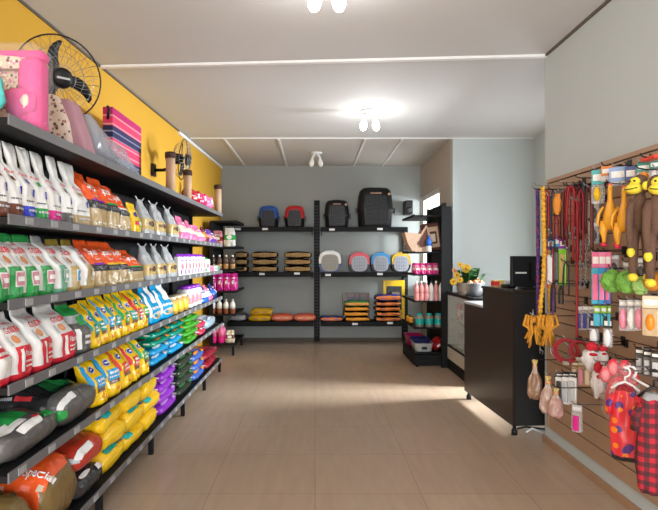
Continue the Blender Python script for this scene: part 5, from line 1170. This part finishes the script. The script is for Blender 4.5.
# blue and pink packs
aqua = film('aqua_pack', (.06,.45,.62))
for i, (px, w_, m, m2) in enumerate(((596.5, 8, aqua, pink), (603, 7, sky, film('rose_stripe', (.85,.25,.50))), (608.5, 5, film('indigo_pack', (.08,.15,.50)), pink))):
    blister('toy_pack', ['aqua and pink tall pack, left of the three below the chickens','sky blue and pink tall pack, middle of the three below the chickens','indigo and pink tall pack, right of the three below the chickens'][i], 'toy pack', px, 252, 304, w_, 1.50+i*.01, m2, m, 'bar', m2, .3)
    blister('small_pack', ['lime topped small pack hanging under the aqua pack','lime topped small pack hanging under the sky blue pack','lime topped small pack hanging under the indigo pack'][i], 'toy pack', px+1, 306, 326, w_-2, 1.51+i*.01, lime, aqua, None, None, .35)
# green scrubby balls in net
def scrub(label, px, py, r_px, x, m):
    p, S = spot(px, py-r_px, x); r = r_px/S; t = thing('net_ball', label, 'net ball', p, 0, 'net balls'); mb = MB(); R = random.Random(int(px)); 
    mb.ell((0, 0, -r), (r*.82, r*.7, r*.9), m, 18, 12, wob=.35)
    for i in range(34):
        d = Vector((R.gauss(0, 1), R.gauss(0, 1), R.gauss(0, 1))).normalized(); e = d.orthogonal().normalized(); f = d.cross(e); c = Vector((d.x*r*.8, d.y*r*.68, -r+d.z*r*.88))
        mb.tube([c+e*r*.25*math.cos(q)+f*r*.25*math.sin(q) for q in [j*PI/4 for j in range(9)]], .003, m, 5, False)
    mb.build('net_frill', t); MB().tube([(0, 0, -r*.1), (0, 0, .01)], .002, white, 5).build('string', t); hook(p, .02, 'wire hook that carries the %s' % label); return t
lm = mat('lime_net', (.22,.52,.08), .6, 0, .3, 40); 
scrub('lime green net ball beside the blue packs', 612, 281, 12, 1.45, lm); scrub('lime green net ball, middle of the green ones', 627, 282, 12, 1.46, lm); scrub('smaller lime green net ball below the monkeys', 641, 286, 9.5, 1.48, mat('pale_lime_net', (.40,.68,.20), .6, 0, .3, 40)); scrub('orange net ball under the right monkey feet', 653, 281, 10, 1.50, mat('orange_net', (.85,.32,.03), .6, 0, .3, 40))
# eggs, wooden card, blue bottles
for i, (px, m) in enumerate(((624, film('candy_pink', (.88,.30,.42))), (632, white), (640, film('candy_pink', (0,0,0))))):
    blister('toy_pack', ['pale pink ball in a clear pack, left of the three below the green balls','white ball in a clear pack between two pink ones','pink ball in a clear pack, right of the three below the green balls'][i], 'toy pack', px, 300, 331, 8, 1.50, ltgrey, clr, 'ball', m, header=.2, clear=True, cs=1.3)
blister('toy_pack', 'tan wooden card with red print and orange toy at the right', 'toy pack', 651, 296, 336, 14, 1.50, cream, film('kraft', (.55,.40,.24)), 'ball', orng, header=.3, cs=.8)
for i, px in enumerate((580, 586, 592)):
    blister('toy_pack', 'navy blue item in a clear pack, %s of three on the mid panel' % ['left','middle','right'][i], 'toy pack', px, 306, 330, 5.5, 1.56, ltgrey, clr, 'bar', film('ink_blue', (.03,.05,.30)), header=.18, clear=True)
for i, px in enumerate((594.5, 608)):
    blister('tag_pack', '%s black card with white oval disc on the mid panel' % ['left','right'][i], 'toy pack', px, 318, 347, 8, 1.52, dark, clr, 'oval', plas_white, header=.35, clear=True)
# red ring harness
def ring_item(name, label, cat, px, py, r_px, x, m, n=3, rz=-.6):
    p, S = spot(px, py-r_px, x); r = r_px/S; t = thing(name, label, cat, p, rz)
    for i in range(n):
        MB().tube([(r*(1-.12*i)*math.cos(a), .012*i, -r+r*(1-.1*i)*math.sin(a)) for a in [j*PI/12 for j in range(25)]], .0055, m, 8, False).build('strap_loop', t)
    MB().bbox(-.018, .018, -.012, .006, -2*r-.012, -2*r+.012, wire, .004).build('buckle', t)
    hook(p, .02, 'wire hook that carries the %s' % ' '.join(label.split()[:7])); return t
ring_item('dog_harness', 'round red dog harness of coiled straps above the white packs', 'harness', 566, 351, 12, 1.45, R_)
ring_item('dog_harness', 'second red dog harness, right of the coiled one', 'harness', 579, 350, 9, 1.50, R_)
ring_item('dog_collar', 'silver and white ring collar inside the red straps', 'collar', 560, 350, 9, 1.52, wire, 2)
# white and red knitted pieces
def plush_piece(label, px, y0, y1, wpx, x, seed, topred=True):
    p, S = spot(px, y0, x); h = (y1-y0)/S; w = wpx/S; t = thing('knitted_toy', label, 'knitted toy', p, -.6); wm = mat('white_knit', (.80,.76,.76), .9, 0, .15, 40, .6, 120); rm = mat('red_knit_wool', (.62,.02,.04), .9, 0, .2, 40, .6, 120)
    MB().ell((0, 0, -h*.62), (w*.5, w*.3, h*.38), wm, 14, 10, wob=.5).build('body', t); MB().ell((w*.1, -.005, -h*.16), (w*.38, w*.24, h*.17), rm, 12, 8, wob=.5).build('cap', t)
    mb = MB(); mb.ell((w*.2, -w*.2, -h*.42), (w*.26, w*.12, h*.06), rm, 10, 6); mb.build('band', t); hook(p, .02, 'wire hook that carries the %s' % ' '.join(label.split()[:8]))
plush_piece('white and red knitted toy between harness and red bone', 590, 342, 370, 16, 1.47, 1); plush_piece('hanging white knitted toy with red cap below the first', 597, 362, 396, 11, 1.44, 2); plush_piece('red topped knitted toy just left of the paw mitt', 602, 345, 365, 10, 1.52, 3)
# white and black packs, bronze packs, pink small pack
for i, px in enumerate((560, 566.5, 573)):
    blister('brush_pack', ['left','middle','right'][i]+' white pack with black print and plum foot below the harness', 'toy pack', px, 373, 404, 7.5, 1.46+i*.015, plas_black, white, 'bar', [grtxt, ltgrey, ltgrey][i], header=.12)
for i, px in enumerate((575.5, 582, 588.5)):
    blister('treat_pack', ['left','middle','right'][i]+' bronze foil pack beside the white packs', 'treat pack', px, 362, 386, 6.5, 1.53, gold, film('bronze_foil', (.48,.28,.18), .25), 'bar', [cream, palepink, cream][i], header=.15)
blister('small_pack', 'small clear and magenta pack hanging lowest on the panel', 'toy pack', 577, 405, 432, 9, 1.46, ltgrey, clr, 'bar', film('magenta', (0,0,0)), header=.25, clear=True)
# red paw in clear bag
p, S = spot(619, 362, 1.44); t = thing('paw_mitt', 'big red paw shaped mitt in a clear bag beside the hangers', 'paw mitt', p, -.55)
rp = mat('paw_red', (.72,.03,.06), .5, 0, .1, 20); pk2 = mat('paw_pad', (.85,.22,.25), .6); k = 1/S
for i, (dx, dz, rx, rz_) in enumerate(((-12, -14, 5, 7.5), (-5, -6, 5, 8), (5, -6, 5, 8), (12, -15, 5, 7))):
    mb = MB(); mb.ell((dx*k, 0, dz*k), (rx*k*1.1, .018, rz_*k*1.1), rp, 14, 10); f = mb.build('toe', t); MB().ell((dx*k, -.012, dz*k), (rx*k*.75, .012, rz_*k*.75), pk2, 12, 8).build('toe_pad', f)
mb = MB(); mb.ell((0, 0, -36*k), (12*k, .025, 22*k), rp, 18, 12); mb.build('palm', t); MB().ell((0, -.018, -35*k), (8.5*k, .016, 16*k), film('pink_white_print', (.82,.50,.52)), 16, 10, wob=.2).build('palm_print', t)
bgm = Bag([(0, 11*k, .012, 0), (.2, 15*k, .038, 0), (.6, 19*k, .036, 0), (.9, 15*k, .03, 0), (1, 4*k, .006, 0)], 62*k, seed=5); o = bgm.body([(1, clr2)], 'clear_bag', t); o.rotation_euler = (0, 0, -PI/2); o.location = (0, 0, -61*k)
hook(p+Vector((0, 0, .012)), .02, 'wire hook that carries the red paw mitt')
# garments on hangers
def garment(label, px, y0, y1, wpx, x, bodym, hemm, collar, hangm, rz, seed):
    p, S = spot(px, y0, x); h = (y1-y0)/S; w = wpx/S; t = thing('dog_coat', label, 'dog coat', p, rz, 'dog coats on hangers')
    b = Bag([(0, w*.36, .018, 0), (.06, w*.46, .03, 0), (.35, w*.5, .036, 0), (.75, w*.45, .034, 0), (.93, w*.34, .026, 0), (1, w*.24, .018, 0)], h*.84, n=2.6, seed=seed, wr=.015)
    o = b.body([(.07, hemm), (.94, bodym), (1, collar)], 'coat', t); o.rotation_euler = (0, 0, -PI/2); o.location = (0, 0, -h)
    for s in (-1, 1):
        mb = MB(); mb.tube([(s*w*.34, 0, -h*.26), (s*w*.52, -.012, -h*.36), (s*w*.55, -.012, -h*.48)], [.02, .024, .022], bodym, 10, sq=.6); mb.build('sleeve', t)
    mb = MB(); mb.tube([(-w*.45, 0, -h*.20), (-w*.2, 0, -h*.14), (0, 0, -h*.11), (w*.2, 0, -h*.14), (w*.45, 0, -h*.20)], .006, hangm, 8)
    mb.tube([(0, 0, -h*.11), (0, 0, -h*.06)] + [(.02*math.cos(a), 0, -h*.06+.024+.022*math.sin(a)) for a in [-1.57+j*.5 for j in range(8)]], .0045, hangm, 8); mb.build('hanger', t)
    hook(p+Vector((0, 0, .004)), .03, 'wire hook that carries the %s' % ' '.join(label.split()[:6])); return t
dots = spots('red_dotted_satin', (.80,.04,.06), [(.10,.03,.22), (.90,.25,.02)], 16, .30, .35); tart = stripes('red_black_tartan', (.48,.012,.03), (.02,.015,.02), 'Z', 26, .5, (.02,.015,.02), 'Y', .85)
hw = mat('white_hanger', (.85,.85,.85), .3)
garment('shiny red dog coat with purple dots on a white hanger', 625, 372, 460, 27, 1.40, dots, Bk, R_, hw, -.55, 1)
garment('red and black tartan dog coat on the rightmost hanger', 654, 374, 494, 31, 1.36, tart, tart, mat('grey_fleece', (.32,.32,.33), .9), plas_black, -.45, 2)
hg = thing('clothes_hanger', 'empty curled white hanger above the dotted coat', 'hanger', spot(633, 372, 1.46)[0], -.5); mb = MB(); mb.tube([(-.03, 0, -.0)] + [(.022*math.cos(a)-.01, 0, .0+.026*math.sin(a)) for a in [2.6-j*.5 for j in range(9)]] + [(.04, 0, -.05), (.06, 0, -.06)], .006, hw, 8); mb.build('wire_loop', hg); hook(spot(633, 367, 1.46)[0], .02, 'wire hook that carries the empty white hanger')
# small packs along the panel behind (middle right)
for i, (px, py, w_, m, m2) in enumerate(((640, 348, 8, dark, smoke), (648, 350, 8, plas_black, midgrey), (656, 352, 8, dark, smoke))):
    blister('toy_pack', '%s dark clip pack hanging behind the coat hangers' % ['left','middle','right'][i], 'toy pack', px, py, py+26, w_, 1.55, m, m2, 'bar', ltgrey, header=.25)
# free hooks and top rail
for i, (px, py, x, d) in enumerate(((532, 189, 1.38, 'empty wire hook pointing into the shop at the wall corner'), (640, 158, 1.45, 'dark empty wire hook above the plush monkeys'), (560, 183, 1.50, 'empty wire hook above the orange mitt'), (575, 178, 1.52, 'empty wire hook above the red collars'), (598, 394, 1.50, 'empty wire hook low on the bare panel'), (606, 413, 1.52, 'lowest empty wire hook left of the dotted coat'), (562, 172+130, 1.50, 'empty wire hook below the tall packs'))):
    hook(S3(px, py, x), .0, d)
# red tipped hook at the very top right
p = S3(652, 159, 1.5); t = thing('display_hook', 'red tipped wire hook at the top right of the panel', 'display hook', (XW, p.y, p.z)); MB().tube([(0, 0, 0), (-.12, 0, 0), (-.16, 0, .02)], .004, plas_black, 6).build('wire_arm', t); MB().bbox(-.17, -.12, -.05, .05, -.004, .012, mat('red_tag', (.75,.06,.03), .5), .003).build('red_flag', t)
for o in [o for o in bpy.data.objects if o.parent is None and o.type in ('EMPTY', 'MESH') and o.get('label') == '']:
    for c in list(o.children_recursive): bpy.data.objects.remove(c)
    bpy.data.objects.remove(o)
for o in list(bpy.data.objects):
    if '_used' in o: del o['_used']
